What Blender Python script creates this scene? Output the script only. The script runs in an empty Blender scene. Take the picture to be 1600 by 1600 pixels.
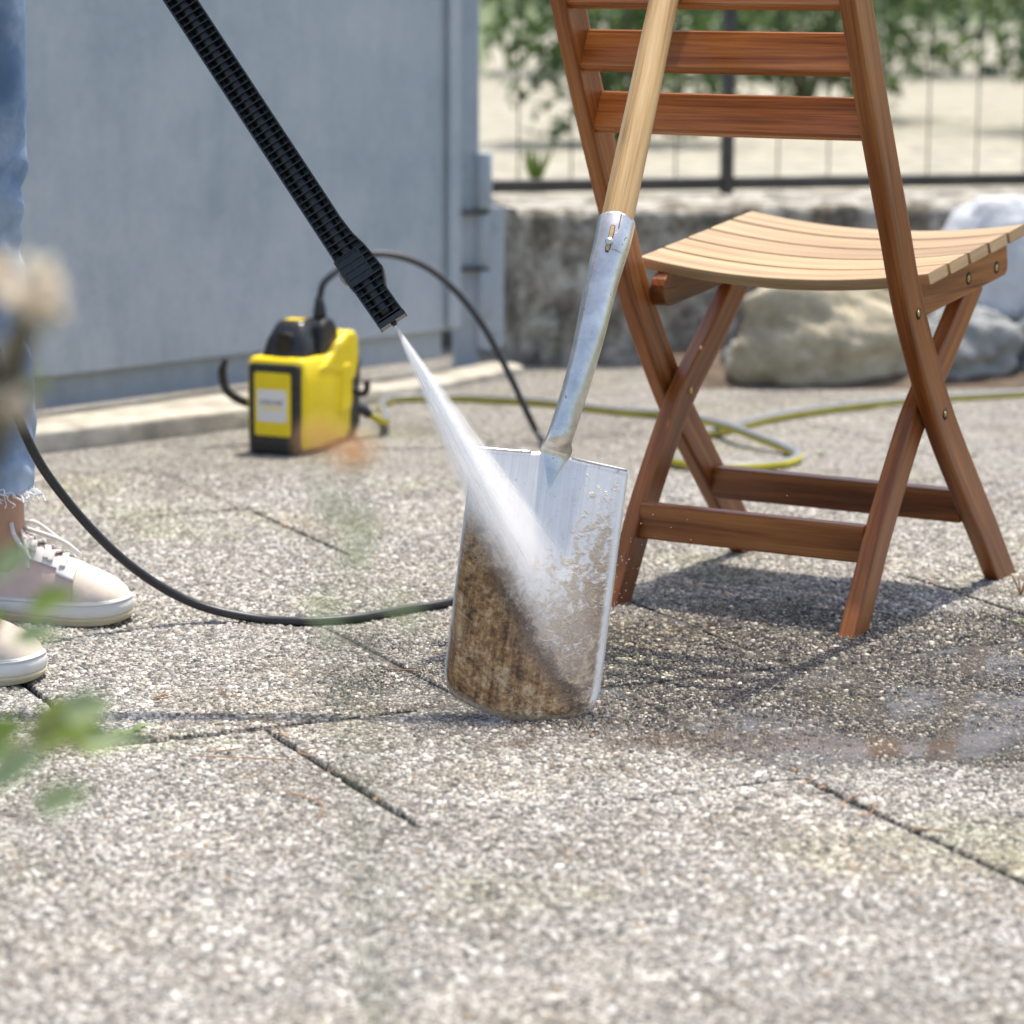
import bpy, bmesh, math, random
import numpy as np
from mathutils import Vector, Matrix, noise as mnoise
R = math.radians
random.seed(7); rng = np.random.default_rng(7)
scene = bpy.context.scene
COL = scene.collection

# ------------------------------------------------------------------ camera
F_PX, PITCH, CAM_H, ROLL = 4518.5, 0.180, 0.8263, -0.0051        # focal length in pixels of a 1600 px wide picture
cd = bpy.data.cameras.new('camera'); cam = bpy.data.objects.new('camera', cd); COL.objects.link(cam)
cd.sensor_width = 36.0; cd.lens = F_PX * 36.0 / 1600.0
cd.clip_start = 0.05; cd.clip_end = 2000
cam.matrix_world = Matrix.Translation((0, 0, CAM_H)) @ Matrix.Rotation(math.pi / 2 - PITCH, 4, 'X') @ Matrix.Rotation(-ROLL, 4, 'Z')
cd.dof.use_dof = True; cd.dof.focus_distance = 3.50; cd.dof.aperture_fstop = 4.6
scene.camera = cam

# ------------------------------------------------------------------ sky and sun
SUN_EL, SUN_AZ = 73.0, 31.0                                       # azimuth clockwise from +Y (the way the camera looks)
w = bpy.data.worlds.new('World'); scene.world = w; w.use_nodes = True
nt = w.node_tree; bg = nt.nodes['Background']
sky = nt.nodes.new('ShaderNodeTexSky'); sky.sky_type = 'NISHITA'; sky.sun_disc = False
sky.sun_elevation = R(SUN_EL); sky.sun_rotation = R(SUN_AZ)
sky.air_density = 1.0; sky.dust_density = 3.5; sky.ozone_density = 1.0
nt.links.new(sky.outputs[0], bg.inputs[0]); bg.inputs[1].default_value = 0.15
sd = bpy.data.lights.new('sun', 'SUN'); sd.energy = 3.1; sd.angle = R(0.9); sd.color = (1.0, 0.94, 0.84)
sun = bpy.data.objects.new('sun', sd); COL.objects.link(sun)
S = Vector((math.sin(R(SUN_AZ)) * math.cos(R(SUN_EL)), math.cos(R(SUN_AZ)) * math.cos(R(SUN_EL)), math.sin(R(SUN_EL))))
sun.rotation_euler = S.to_track_quat('Z', 'Y').to_euler(); sun.location = (2, 2, 8)

scene.view_settings.view_transform = 'Standard'; scene.view_settings.look = 'None'
scene.view_settings.exposure = 0.80; scene.view_settings.gamma = 1.0
scene.view_settings.use_curve_mapping = False
scene.render.engine = 'CYCLES'
cy = scene.cycles
cy.use_denoising = True
cy.max_bounces = 8; cy.volume_bounces = 6; cy.transparent_max_bounces = 12
cy.caustics_reflective = False; cy.caustics_refractive = False
cy.sample_clamp_indirect = 6.0

# ------------------------------------------------------------------ pixels of the photograph to points
_c, _s = math.cos(PITCH), math.sin(PITCH)
CP = np.array([0, 0, CAM_H])
def ray(x, y):
    x -= 800; y -= 800
    x, y = x * math.cos(ROLL) + y * math.sin(ROLL), -x * math.sin(ROLL) + y * math.cos(ROLL)
    x /= F_PX; y /= F_PX
    return np.array([x, _c - y * _s, -_s - y * _c])
def at_z(x, y, z=0.0):
    d = ray(x, y); return CP + d * (z - CAM_H) / d[2]
def at_y(x, y, Y):
    d = ray(x, y); return CP + d * (Y / d[1])

# ------------------------------------------------------------------ helpers: objects
def link(name, data, parent=None):
    o = bpy.data.objects.new(name, data); COL.objects.link(o)
    if parent is not None: o.parent = parent
    return o
def tag(o, label=None, cat=None, group=None, kind=None):
    if label: o['label'] = label
    if cat: o['category'] = cat
    if group: o['group'] = group
    if kind: o['kind'] = kind
    return o
def thing(name, label, cat, loc=(0, 0, 0), rotz=0.0, group=None):
    o = link(name, None); o.location = loc; o.rotation_euler = (0, 0, rotz); o.empty_display_size = 0.05
    return tag(o, label, cat, group)

class G:
    """collects shapes, builds ONE mesh"""
    def __init__(s): s.v = []; s.f = []; s.uv = []; s.sm = []
    def add(s, verts, faces, uvs=None, smooth=False):
        b = len(s.v); s.v += [tuple(p) for p in verts]
        for i, f in enumerate(faces):
            s.f.append(tuple(b + k for k in f))
            s.uv.append(uvs[i] if uvs else [(s.v[b + k][0], s.v[b + k][1]) for k in f]); s.sm.append(smooth)
        return s
    def sweep(s, path, sec, up=(0, 0, 1), smooth=True, caps=True, closed_sec=True, normals=None):
        """sec: (M,2) or (N,M,2) offsets along (side, up) of a frame carried along path"""
        P = np.array(path, float); n = len(P); sec = np.array(sec, float)
        if sec.ndim == 2: sec = np.repeat(sec[None], n, 0)
        m = sec.shape[1]
        T = np.gradient(P, axis=0); T /= np.linalg.norm(T, axis=1)[:, None] + 1e-12
        u = np.array(up, float); U = []
        for i in range(n):
            u = u - T[i] * u.dot(T[i]); l = np.linalg.norm(u)
            if l < 1e-6:
                u = np.cross(T[i], (1, 0, 0.3)); l = np.linalg.norm(u)
            u = u / l; U.append(u.copy())
        U = np.array(U); Sd = np.cross(T, U)
        if normals is not None: Sd, U = normals
        V = P[:, None] + Sd[:, None] * sec[..., :1] + U[:, None] * sec[..., 1:]
        L = np.r_[0, np.cumsum(np.linalg.norm(np.diff(P, axis=0), axis=1))]
        pr = np.r_[0, np.cumsum(np.linalg.norm(np.diff(np.vstack([sec[n // 2], sec[n // 2][:1]]), axis=0), axis=1))]
        fs = []; us = []
        for i in range(n - 1):
            for j in range(m if closed_sec else m - 1):
                k = (j + 1) % m
                fs.append((i * m + j, i * m + k, (i + 1) * m + k, (i + 1) * m + j))
                us.append([(L[i], pr[j]), (L[i], pr[j + 1]), (L[i + 1], pr[j + 1]), (L[i + 1], pr[j])])
        if caps and closed_sec:
            a = tuple(reversed(range(m))); fs.append(a); us.append([(sec[0][k][0], sec[0][k][1]) for k in a])
            b = tuple((n - 1) * m + k for k in range(m)); fs.append(b); us.append([(sec[-1][k][0], sec[-1][k][1]) for k in range(m)])
        s.add(V.reshape(-1, 3), fs, us, smooth); return s
    def tube(s, path, r, seg=10, up=(0, 0, 1), caps=True):
        n = len(path); r = np.broadcast_to(np.array(r, float), (n,))
        a = np.linspace(0, 2 * math.pi, seg, endpoint=False)
        sec = np.stack([np.cos(a), np.sin(a)], -1)[None] * r[:, None, None]
        return s.sweep(path, sec, up, True, caps)
    def box(s, c, size, rot=None):
        hx, hy, hz = [d / 2 for d in size]
        v = [Vector((x, y, z)) for x in (-hx, hx) for y in (-hy, hy) for z in (-hz, hz)]
        if rot is not None: v = [rot @ p for p in v]
        v = [p + Vector(c) for p in v]
        f = [(0, 1, 3, 2), (4, 6, 7, 5), (0, 4, 5, 1), (2, 3, 7, 6), (0, 2, 6, 4), (1, 5, 7, 3)]
        sz = sorted(size); u = []
        for q in f: u.append([(v[k].x * .7 + v[k].y * .7, v[k].z) for k in q])
        return s.add(v, f, u)
    def prism(s, outline, vec, smooth=False, uvf=None):
        """outline: 3D polygon, extruded by vec"""
        o = [Vector(p) for p in outline]; n = len(o); vec = Vector(vec)
        v = o + [p + vec for p in o]
        f = [tuple(reversed(range(n))), tuple(range(n, 2 * n))] + [(i, (i + 1) % n, n + (i + 1) % n, n + i) for i in range(n)]
        return s.add(v, f, [[uvf(v[k]) for k in q] for q in f] if uvf else None, smooth)
    def grid(s, V, smooth=True, uvs=None, flip=False):
        """V: (a,b,3) array of points"""
        a, b = V.shape[:2]; f = []; u = []
        for i in range(a - 1):
            for j in range(b - 1):
                q = (i * b + j, i * b + j + 1, (i + 1) * b + j + 1, (i + 1) * b + j)
                if flip: q = q[::-1]
                f.append(q); u.append([tuple(uvs[k // b, k % b]) if uvs is not None else (k % b / (b - 1), k // b / (a - 1)) for k in q])
        return s.add(V.reshape(-1, 3), f, u, smooth)
    def ball(s, c, r, n=8, m=12, squash=(1, 1, 1), rot=None):
        vs = []
        for i in range(n + 1):
            t = math.pi * i / n
            for j in range(m):
                p = 2 * math.pi * j / m
                q = Vector((math.sin(t) * math.cos(p) * r * squash[0], math.sin(t) * math.sin(p) * r * squash[1], math.cos(t) * r * squash[2]))
                if rot is not None: q = rot @ q
                vs.append(q + Vector(c))
        fs = [(i * m + j, (i + 1) * m + j, (i + 1) * m + (j + 1) % m, i * m + (j + 1) % m) for i in range(n) for j in range(m)]
        return s.add(vs, fs, None, True)
    def mesh(s, name):
        me = bpy.data.meshes.new(name); me.from_pydata(s.v, [], s.f)
        ul = me.uv_layers.new(name='UVMap'); flat = [c for f in s.uv for p in f for c in p]
        ul.data.foreach_set('uv', flat); me.polygons.foreach_set('use_smooth', s.sm); me.update()
        return me
    def build(s, name, mat, parent=None, bevel=0.0, solid=0.0, sub=0, seg=2):
        me = s.mesh(name); me.materials.append(mat); o = link(name, me, parent)
        if solid:
            d = o.modifiers.new('solid', 'SOLIDIFY'); d.thickness = solid; d.offset = 0
        if bevel:
            d = o.modifiers.new('bevel', 'BEVEL'); d.width = bevel; d.segments = seg; d.limit_method = 'ANGLE'; d.angle_limit = R(35)
        if sub:
            d = o.modifiers.new('sub', 'SUBSURF'); d.levels = sub; d.render_levels = sub
        return o

def cr(pts, n=8):
    """smooth curve through points"""
    P = np.array(pts, float); P = np.vstack([2 * P[0] - P[1], P, 2 * P[-1] - P[-2]]); out = []
    for i in range(1, len(P) - 2):
        p0, p1, p2, p3 = P[i - 1:i + 3]
        for t in np.linspace(0, 1, n, endpoint=False):
            out.append(.5 * (2 * p1 + (p2 - p0) * t + (2 * p0 - 5 * p1 + 4 * p2 - p3) * t * t + (3 * p1 - p0 - 3 * p2 + p3) * t ** 3))
    out.append(P[-2]); return np.array(out)
def round_rect(a, b, r, k=3):
    """closed section, half sizes a, b, corner radius r"""
    out = []
    for sx, sy, st in ((1, 1, 0), (-1, 1, 90), (-1, -1, 180), (1, -1, 270)):
        for i in range(k + 1):
            t = R(st + 90 * i / k); out.append((sx * (a - r) + r * math.cos(t), sy * (b - r) + r * math.sin(t)))
    return np.array(out)

# ------------------------------------------------------------------ helpers: materials
class N:
    def __init__(s, name):
        s.m = bpy.data.materials.new(name); s.m.use_nodes = True; s.t = s.m.node_tree
        s.b = s.t.nodes['Principled BSDF']
    def n(s, t, props=None, **inp):
        x = s.t.nodes.new('ShaderNode' + t)
        for k, v in (props or {}).items(): setattr(x, k, v)
        for k, v in inp.items():
            s.set(x.inputs[int(k[1:])] if k[0] == 'i' and k[1:].isdigit() else x.inputs[k.replace('_', ' ')], v)
        return x
    def set(s, sock, v):
        if isinstance(v, bpy.types.NodeSocket): s.t.links.new(v, sock)
        elif isinstance(v, tuple) and len(v) == 3 and sock.type == 'RGBA': sock.default_value = (*v, 1)
        else: sock.default_value = v
    def P(s, **kw):
        for k, v in kw.items(): s.set(s.b.inputs[k.replace('_', ' ')], v)
        return s
    def co(s, which='Object'): return s.n('TexCoord').outputs[which]
    def pos(s): return s.n('NewGeometry').outputs['Position']
    def map(s, vec, scale=(1, 1, 1), loc=(0, 0, 0), rot=(0, 0, 0)):
        return s.n('Mapping', Vector=vec, Scale=scale, Location=loc, Rotation=rot).outputs[0]
    def noise(s, vec, scale=5., detail=4., rough=.55, dist=0., out='Fac'):
        return s.n('TexNoise', Vector=vec, Scale=scale, Detail=detail, Roughness=rough, Distortion=dist).outputs[out]
    def vor(s, vec, scale=5., out='Distance', feature='F1', rnd=1.):
        return s.n('TexVoronoi', {'feature': feature}, Vector=vec, Scale=scale, Randomness=rnd).outputs[out]
    def ramp(s, fac, stops, interp='LINEAR'):
        x = s.n('ValToRGB', Fac=fac); e = x.color_ramp.elements; x.color_ramp.interpolation = interp
        while len(e) < len(stops): e.new(.5)
        for k, (p, c) in enumerate(stops):
            e[k].position = p; e[k].color = (c, c, c, 1) if isinstance(c, (int, float)) else (*c, 1)
        return x.outputs[0]
    def mix(s, fac, a, b, mode='MIX'):
        x = s.n('Mix', {'data_type': 'RGBA', 'blend_type': mode}); s.set(x.inputs[0], fac); s.set(x.inputs[6], a); s.set(x.inputs[7], b)
        return x.outputs[2]
    def math(s, op, a, b=0., c=0., clamp=False):
        x = s.n('Math', {'operation': op, 'use_clamp': clamp}); s.set(x.inputs[0], a); s.set(x.inputs[1], b); s.set(x.inputs[2], c)
        return x.outputs[0]
    def smooth(s, v, lo, hi):
        return s.n('MapRange', {'interpolation_type': 'SMOOTHSTEP'}, i0=v, i1=lo, i2=hi).outputs[0]
    def bump(s, h, strength=.3, dist=.002):
        s.set(s.b.inputs['Normal'], s.n('Bump', Height=h, Strength=strength, Distance=dist).outputs[0]); return s
    def sep(s, vec):
        x = s.n('SeparateXYZ', Vector=vec); return x.outputs
    def rnd(s): return s.n('ObjectInfo').outputs['Random']

def plain(name, col, rough=.5, metal=0., var=.12, scale=14., bump=.0, bscale=120., spec=.5):
    k = N(name); v = k.co('Object')
    c = k.noise(v, scale, 5)
    a = tuple(max(0, x * (1 - var)) for x in col); b = tuple(min(1, x * (1 + var)) for x in col)
    k.P(Base_Color=k.ramp(c, [(.3, a), (.7, b)]), Metallic=metal, Specular_IOR_Level=spec)
    k.P(Roughness=k.ramp(k.noise(v, scale * 2.3, 3), [(.3, max(.03, rough * .85)), (.7, min(1, rough * 1.15))]))
    if bump: k.bump(k.noise(v, bscale, 4), bump, .002)
    return k.m

def wet_mask(k, p):
    """where the water has run: an uneven patch to the right of the spade (1 = wet)"""
    x, y, _ = k.sep(p)
    n = k.noise(p, 3.2, 4, .6); n2 = k.noise(p, 14, 3, .6)
    ex = k.math('DIVIDE', k.math('SUBTRACT', x, .54), .74); ey = k.math('DIVIDE', k.math('SUBTRACT', y, 3.42), .43)
    d = k.math('SQRT', k.math('ADD', k.math('MULTIPLY', ex, ex), k.math('MULTIPLY', ey, ey)))
    d = k.math('ADD', d, k.math('MULTIPLY', k.math('SUBTRACT', n, .5), .9)); d = k.math('ADD', d, k.math('MULTIPLY', k.math('SUBTRACT', n2, .5), .25))
    return k.math('SUBTRACT', 1., k.smooth(d, .80, 1.10))
def mud_mask(k, p):
    """brown mud washed off the blade, lying along the near edge of the wet patch"""
    x, y, _ = k.sep(p)
    n = k.noise(p, 7.0, 7, .72)
    ex = k.math('DIVIDE', k.math('SUBTRACT', x, .20), .42); yy = k.math('ADD', y, k.math('MULTIPLY', k.math('SUBTRACT', x, .2), -.03))
    ey = k.math('DIVIDE', k.math('SUBTRACT', yy, 3.105), .07)
    d = k.math('SQRT', k.math('ADD', k.math('MULTIPLY', ex, ex), k.math('MULTIPLY', ey, ey)))
    d = k.math('ADD', d, k.math('MULTIPLY', k.math('SUBTRACT', n, .5), 2.6))
    return k.math('SUBTRACT', 1., k.smooth(d, .35, 1.0))
def weather(k, p, col):
    """lichen, moss and dirt tints of the paving: large soft patches"""
    a = k.smooth(k.noise(p, 2.1, 5, .6), .50, .70); col = k.mix(k.math('MULTIPLY', a, .50), col, k.mix(1., col, (1.0, .90, .74), 'MULTIPLY'))
    b = k.smooth(k.noise(k.map(p, loc=(7, 3, 0)), 2.9, 5, .6), .52, .70); col = k.mix(k.math('MULTIPLY', b, .55), col, k.mix(1., col, (.84, .88, .62), 'MULTIPLY'))
    c = k.smooth(k.noise(k.map(p, loc=(1, 9, 0)), 4.4, 5, .65), .52, .72); col = k.mix(k.math('MULTIPLY', c, .55), col, k.mix(1., col, (.60, .57, .54), 'MULTIPLY'))
    e = k.smooth(k.noise(k.map(p, loc=(5, 5, 0)), 6.5, 6, .68), .52, .66); col = k.mix(k.math('MULTIPLY', e, .6), col, k.mix(1., col, (1.35, 1.35, 1.33), 'MULTIPLY'))
    f = k.smooth(k.noise(k.map(p, loc=(11, 2, 0)), 9.5, 6, .7), .54, .66); col = k.mix(k.math('MULTIPLY', f, .5), col, k.mix(1., col, (.62, .60, .57), 'MULTIPLY'))
    h_ = k.smooth(k.noise(k.map(p, loc=(4, 13, 0)), 1.5, 6, .66), .50, .66); col = k.mix(k.math('MULTIPLY', h_, .55), col, k.mix(1., col, (.66, .61, .55), 'MULTIPLY'))
    return col
def mat_slab():
    k = N('washed_concrete'); p = k.pos()
    v = k.n('TexVoronoi', Vector=k.map(p, (1, 1, .2)), Scale=205., Randomness=1.)
    g = k.ramp(k.sep(v.outputs['Color'])[0], [(.0, (.12, .11, .096)), (.25, (.20, .184, .158)), (.5, (.30, .278, .24)), (.78, (.44, .415, .36)), (1., (.62, .59, .53))])
    gap = k.ramp(v.outputs['Distance'], [(.35, 1.), (.75, .35)])
    col = k.mix(1., g, gap, 'MULTIPLY'); col = weather(k, p, col)
    wet = wet_mask(k, p); mud = mud_mask(k, p)
    col = k.mix(wet, col, k.mix(1., k.mix(1., col, col, 'MULTIPLY'), (.88, .84, .80), 'MULTIPLY')); col = k.mix(k.math('MULTIPLY', mud, .40), col, (.11, .078, .052))
    k.P(Base_Color=col, Roughness=k.mix(wet, (.8, .8, .8), (.16, .16, .16)))
    k.bump(k.math('ADD', k.math('MULTIPLY', v.outputs['Distance'], -1.), k.math('MULTIPLY', k.noise(p, 420, 3), .3)), .9, .004)
    return k.m
def mat_pebble():
    k = N('aggregate'); p = k.pos()
    c = k.n('VertexColor', {'layer_name': 'tone'}).outputs[0]
    c = k.mix(.35, c, k.mix(1., c, k.ramp(k.noise(p, 500, 3), [(.3, .55), (.7, 1.25)]), 'MULTIPLY'))
    col = weather(k, p, c)
    wet = wet_mask(k, p); mud = mud_mask(k, p)
    col = k.mix(wet, col, k.mix(1., k.mix(1., col, col, 'MULTIPLY'), (.88, .84, .80), 'MULTIPLY')); col = k.mix(k.math('MULTIPLY', mud, .42), col, (.11, .078, .052))
    k.P(Base_Color=col, Roughness=k.mix(wet, (.62, .62, .62), (.10, .10, .10)))
    k.bump(k.noise(p, 900, 3), .25, .001)
    return k.m
def mat_wood(name, dark, mid, light, rough=.42, fine=1.0, bump=.25, dirt=False):
    k = N(name); uv = k.co('UV'); r = k.rnd()
    off = k.n('CombineXYZ', X=k.math('MULTIPLY', r, 37.), Y=k.math('MULTIPLY', r, 11.), Z=k.math('MULTIPLY', r, 5.)).outputs[0]
    v = k.n('VectorMath', {'operation': 'ADD'}, i0=uv, i1=off).outputs[0]
    a = k.noise(k.map(v, (2.2 * fine, 55 * fine, 1)), 1., 6, .6, .6)
    b = k.noise(k.map(v, (9 * fine, 420 * fine, 1)), 1., 4, .6)
    c = k.noise(k.map(v, (3, 9, 1)), 1., 4, .5)
    t = k.math('ADD', k.math('MULTIPLY', a, .62), k.math('ADD', k.math('MULTIPLY', b, .25), k.math('MULTIPLY', c, .28)))
    col = k.ramp(t, [(.40, dark), (.55, mid), (.72, light)])
    hv = k.n('HueSaturation', Color=col, Value=k.math('ADD', .86, k.math('MULTIPLY', r, .26))).outputs[0]
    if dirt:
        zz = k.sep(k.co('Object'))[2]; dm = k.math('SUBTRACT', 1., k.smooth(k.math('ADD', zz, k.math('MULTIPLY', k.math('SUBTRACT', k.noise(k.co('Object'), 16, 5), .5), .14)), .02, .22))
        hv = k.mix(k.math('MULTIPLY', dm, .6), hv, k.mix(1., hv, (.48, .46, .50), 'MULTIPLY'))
    k.P(Base_Color=hv, Roughness=k.ramp(b, [(.3, rough * .8), (.7, rough * 1.3)]), Specular_IOR_Level=.45)
    k.bump(k.math('ADD', k.math('MULTIPLY', b, .7), k.math('MULTIPLY', a, .4)), bump, .0015)
    return k.m
def mat_wall():
    k = N('old_concrete'); p = k.co('Object')
    a = k.noise(p, 14, 8, .75, .4); b = k.noise(k.map(p, (3, 3, 1.2)), 3., 6, .65)
    col = k.ramp(a, [(.34, (.07, .062, .047)), (.47, (.30, .275, .225)), (.62, (.66, .63, .55))])
    col = k.mix(k.smooth(b, .46, .64), col, k.mix(1., col, (.52, .47, .38), 'MULTIPLY'))
    sp = k.vor(p, 42); col = k.mix(k.smooth(sp, .12, .3), k.mix(1., col, (.55, .55, .52), 'MULTIPLY'), col)
    k.P(Base_Color=col, Roughness=.9); k.bump(k.math('ADD', k.noise(p, 26, 8, .7), k.math('MULTIPLY', k.noise(p, 140, 4), .4)), .8, .02)
    return k.m
def mat_rock(name, a, b, c, moss=.3):
    k = N(name); p = k.co('Object')
    n = k.noise(p, 5, 8, .62, .5); col = k.ramp(n, [(.3, a), (.5, b), (.72, c)])
    m = k.smooth(k.noise(k.map(p, loc=(3, 3, 3)), 3.5, 6, .6), .55, .7)
    col = k.mix(k.math('MULTIPLY', m, moss), col, (.13, .12, .05))
    k.P(Base_Color=col, Roughness=.85); k.bump(k.noise(p, 22, 8, .65), .7, .02)
    return k.m
def mat_leaf(name, a, b, trans=.35):
    k = N(name); v = k.co('Object'); r = k.n('NewGeometry').outputs['Random Per Island']
    t = k.math('ADD', k.math('MULTIPLY', k.noise(v, 30, 3), .5), k.math('MULTIPLY', r, .5))
    k.P(Base_Color=k.ramp(t, [(.2, a), (.8, b)]), Roughness=.45)
    tr = k.n('BsdfTranslucent', Color=k.ramp(t, [(.2, tuple(x * 1.3 for x in a)), (.8, tuple(min(1, x * 1.4) for x in b))])).outputs[0]
    mx = k.n('MixShader', i0=trans, i1=k.b.outputs[0], i2=tr).outputs[0]
    k.t.links.new(mx, k.t.nodes['Material Output'].inputs['Surface'])
    return k.m
def mat_blade():
    """sheet steel, caked with mud low down and to the left; the jet has cleaned a slanting wedge"""
    k = N('muddy_blade'); uv = k.co('UV'); u, v, _ = k.sep(uv)
    asp = k.map(uv, (.6, 1, 1))
    n1 = k.noise(asp, 5, 6, .62, .3); n2 = k.noise(asp, 22, 6, .65, .8); n3 = k.noise(k.map(uv, (60, 3, 1)), 1., 4)
    n4 = k.noise(asp, 60, 4, .6)
    L = k.math('SUBTRACT', v, k.math('SUBTRACT', .74, k.math('MULTIPLY', u, .74)))        # > 0 right of the washed edge
    L = k.math('ADD', L, k.math('MULTIPLY', k.math('SUBTRACT', n1, .5), .22)); L = k.math('ADD', L, k.math('MULTIPLY', k.math('SUBTRACT', n2, .5), .16))
    heavy = k.math('SUBTRACT', 1., k.smooth(L, -.05, .03))
    heavy = k.math('MULTIPLY', heavy, k.smooth(k.math('ADD', v, k.math('MULTIPLY', k.math('SUBTRACT', n2, .5), .08)), .012, .035))
    topf = k.math('SUBTRACT', 1., k.smooth(k.math('ADD', v, k.math('MULTIPLY', k.math('SUBTRACT', n1, .5), .35)), .56, .74))   # mud thins out upwards
    thin_left = k.math('MULTIPLY', k.math('SUBTRACT', 1., k.smooth(k.math('ADD', v, k.math('MULTIPLY', n1, .2)), .72, 1.02)), .8)
    rimr = k.math('SUBTRACT', 1., k.smooth(k.math('ADD', u, k.math('MULTIPLY', n2, .05)), .955, .995))
    riml = k.smooth(k.math('ADD', u, k.math('MULTIPLY', n2, .03)), .018, .04)
    film_r = k.smooth(k.math('ADD', k.math('MULTIPLY', n2, 1.1), k.math('ADD', k.math('MULTIPLY', u, .55), k.math('ADD', k.math('MULTIPLY', v, -.58), k.math('MULTIPLY', n4, .35)))), .66, .98)
    film = k.math('MAXIMUM', k.math('MULTIPLY', thin_left, k.math('SUBTRACT', 1., k.smooth(L, .0, .14))), k.math('MULTIPLY', film_r, .92))
    film = k.math('MULTIPLY', k.math('MULTIPLY', film, rimr), riml)
    heavy = k.math('MULTIPLY', k.math('MULTIPLY', k.math('MULTIPLY', heavy, topf), rimr), riml)
    # fine pale root-like cracks in the dried mud
    cr_ = k.n('TexVoronoi', {'feature': 'DISTANCE_TO_EDGE'}, Vector=k.n('VectorMath', {'operation': 'ADD'}, i0=k.map(uv, (9, 12, 1)), i1=k.n('TexNoise', Vector=asp, Scale=7., Detail=2.).outputs['Color']).outputs[0], Scale=1.6).outputs[0]
    cr2 = k.n('TexVoronoi', {'feature': 'DISTANCE_TO_EDGE'}, Vector=k.n('VectorMath', {'operation': 'ADD'}, i0=k.map(uv, (24, 26, 1)), i1=k.n('TexNoise', Vector=asp, Scale=13., Detail=2.5).outputs['Color']).outputs[0], Scale=1.5).outputs[0]
    crack = k.math('MULTIPLY', k.math('MAXIMUM', k.math('SUBTRACT', 1., k.smooth(cr_, .0, .035)), k.math('MULTIPLY', k.math('SUBTRACT', 1., k.smooth(cr2, .0, .06)), .7)), k.smooth(n1, .44, .58))
    mud = k.ramp(k.math('ADD', k.math('MULTIPLY', n2, .30), k.math('ADD', k.math('MULTIPLY', n1, .24), k.math('ADD', k.math('MULTIPLY', n4, .22), k.math('MULTIPLY', k.noise(k.map(uv, (22, 2.0, 1)), 1., 6, .65, .4), .30)))), [(.45, (.055, .026, .009)), (.505, (.22, .112, .036)), (.55, (.37, .215, .080)), (.605, (.58, .44, .26))])
    edge = k.math('MULTIPLY', k.smooth(L, -.15, -.05), k.math('SUBTRACT', 1., k.smooth(v, .45, .6)))
    mud = k.mix(k.math('MULTIPLY', edge, .88), mud, (.062, .030, .014))
    mud = k.mix(k.math('MULTIPLY', crack, .78), mud, (.56, .47, .35))
    tan = k.ramp(k.math('ADD', k.math('MULTIPLY', n2, .6), k.math('MULTIPLY', n4, .4)), [(.40, (.10, .055, .024)), (.50, (.26, .165, .085)), (.60, (.46, .36, .235))]); tan = k.mix(k.math('MULTIPLY', crack, .6), tan, (.64, .59, .50))
    steel = k.ramp(k.math('ADD', k.math('MULTIPLY', n3, .5), k.math('MULTIPLY', n1, .5)), [(.35, (.72, .67, .61)), (.65, (.90, .85, .79))])
    speck = k.smooth(n4, .64, .70); steel = k.mix(k.math('MULTIPLY', speck, .5), steel, (.32, .25, .18))
    col = k.mix(film, steel, tan); col = k.mix(heavy, col, mud)
    dirt = k.math('MAXIMUM', film, heavy)
    k.P(Base_Color=col, Metallic=k.math('SUBTRACT', .78, k.math('MULTIPLY', dirt, .85), clamp=True), Roughness=k.math('ADD', k.math('ADD', .42, k.math('MULTIPLY', n3, .14)), k.math('MULTIPLY', dirt, .16)))
    h = k.math('MULTIPLY', heavy, k.math('ADD', n2, k.math('MULTIPLY', n4, .5))); h = k.math('ADD', h, k.math('MULTIPLY', crack, k.math('MULTIPLY', dirt, .25)))
    k.bump(k.math('ADD', h, k.math('MULTIPLY', film, k.math('MULTIPLY', n4, .16))), .8, .005)
    return k.m
def mat_steel(name, base=.62, rough=.28):
    k = N(name); uv = k.co('UV'); o = k.co('Object')
    a = k.noise(k.map(uv, (4, 260, 1)), 1., 4); p = k.noise(o, 240, 3, .5); q = k.noise(o, 34, 6, .65)
    pit = k.math('MULTIPLY', k.smooth(p, .62, .68), k.smooth(q, .50, .64))
    col = k.mix(k.math('MULTIPLY', pit, .8), k.ramp(q, [(.35, tuple(base * x for x in (.78, .74, .68))), (.65, tuple(base * x for x in (1.14, 1.08, 1.0)))]), (.10, .09, .075))
    k.P(Base_Color=col, Metallic=.95, Roughness=k.math('ADD', rough, k.math('ADD', k.math('MULTIPLY', q, .16), k.math('MULTIPLY', pit, .3))))
    k.bump(k.math('SUBTRACT', k.math('MULTIPLY', a, .2), pit), .3, .001)
    return k.m
def mat_gate():
    k = N('galvanised_paint'); p = k.co('Object')
    a = k.noise(p, 3.5, 7, .65); b = k.noise(k.map(p, (1, 1, .25)), 30, 4); c = k.noise(p, 75, 4)
    col = k.ramp(k.math('ADD', k.math('MULTIPLY', a, .6), k.math('ADD', k.math('MULTIPLY', b, .2), k.math('MULTIPLY', c, .2))), [(.38, (.32, .37, .415)), (.50, (.40, .445, .485)), (.64, (.47, .505, .53))])
    k.P(Base_Color=col, Metallic=.15, Roughness=.55); k.bump(c, .12, .002)
    return k.m
def mat_denim():
    k = N('denim'); p = k.co('Object'); 
    w1 = k.n('TexWave', {'wave_type': 'BANDS'}, Vector=k.map(p, rot=(0, R(40), R(30))), Scale=420., Distortion=1.).outputs['Fac']
    a = k.noise(p, 9, 5); col = k.ramp(k.math('ADD', k.math('MULTIPLY', a, .8), k.math('MULTIPLY', w1, .2)), [(.36, (.08, .15, .29)), (.52, (.22, .33, .50)), (.66, (.55, .64, .74))])
    k.P(Base_Color=col, Roughness=.85); k.bump(w1, .3, .001); return k.m

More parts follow.
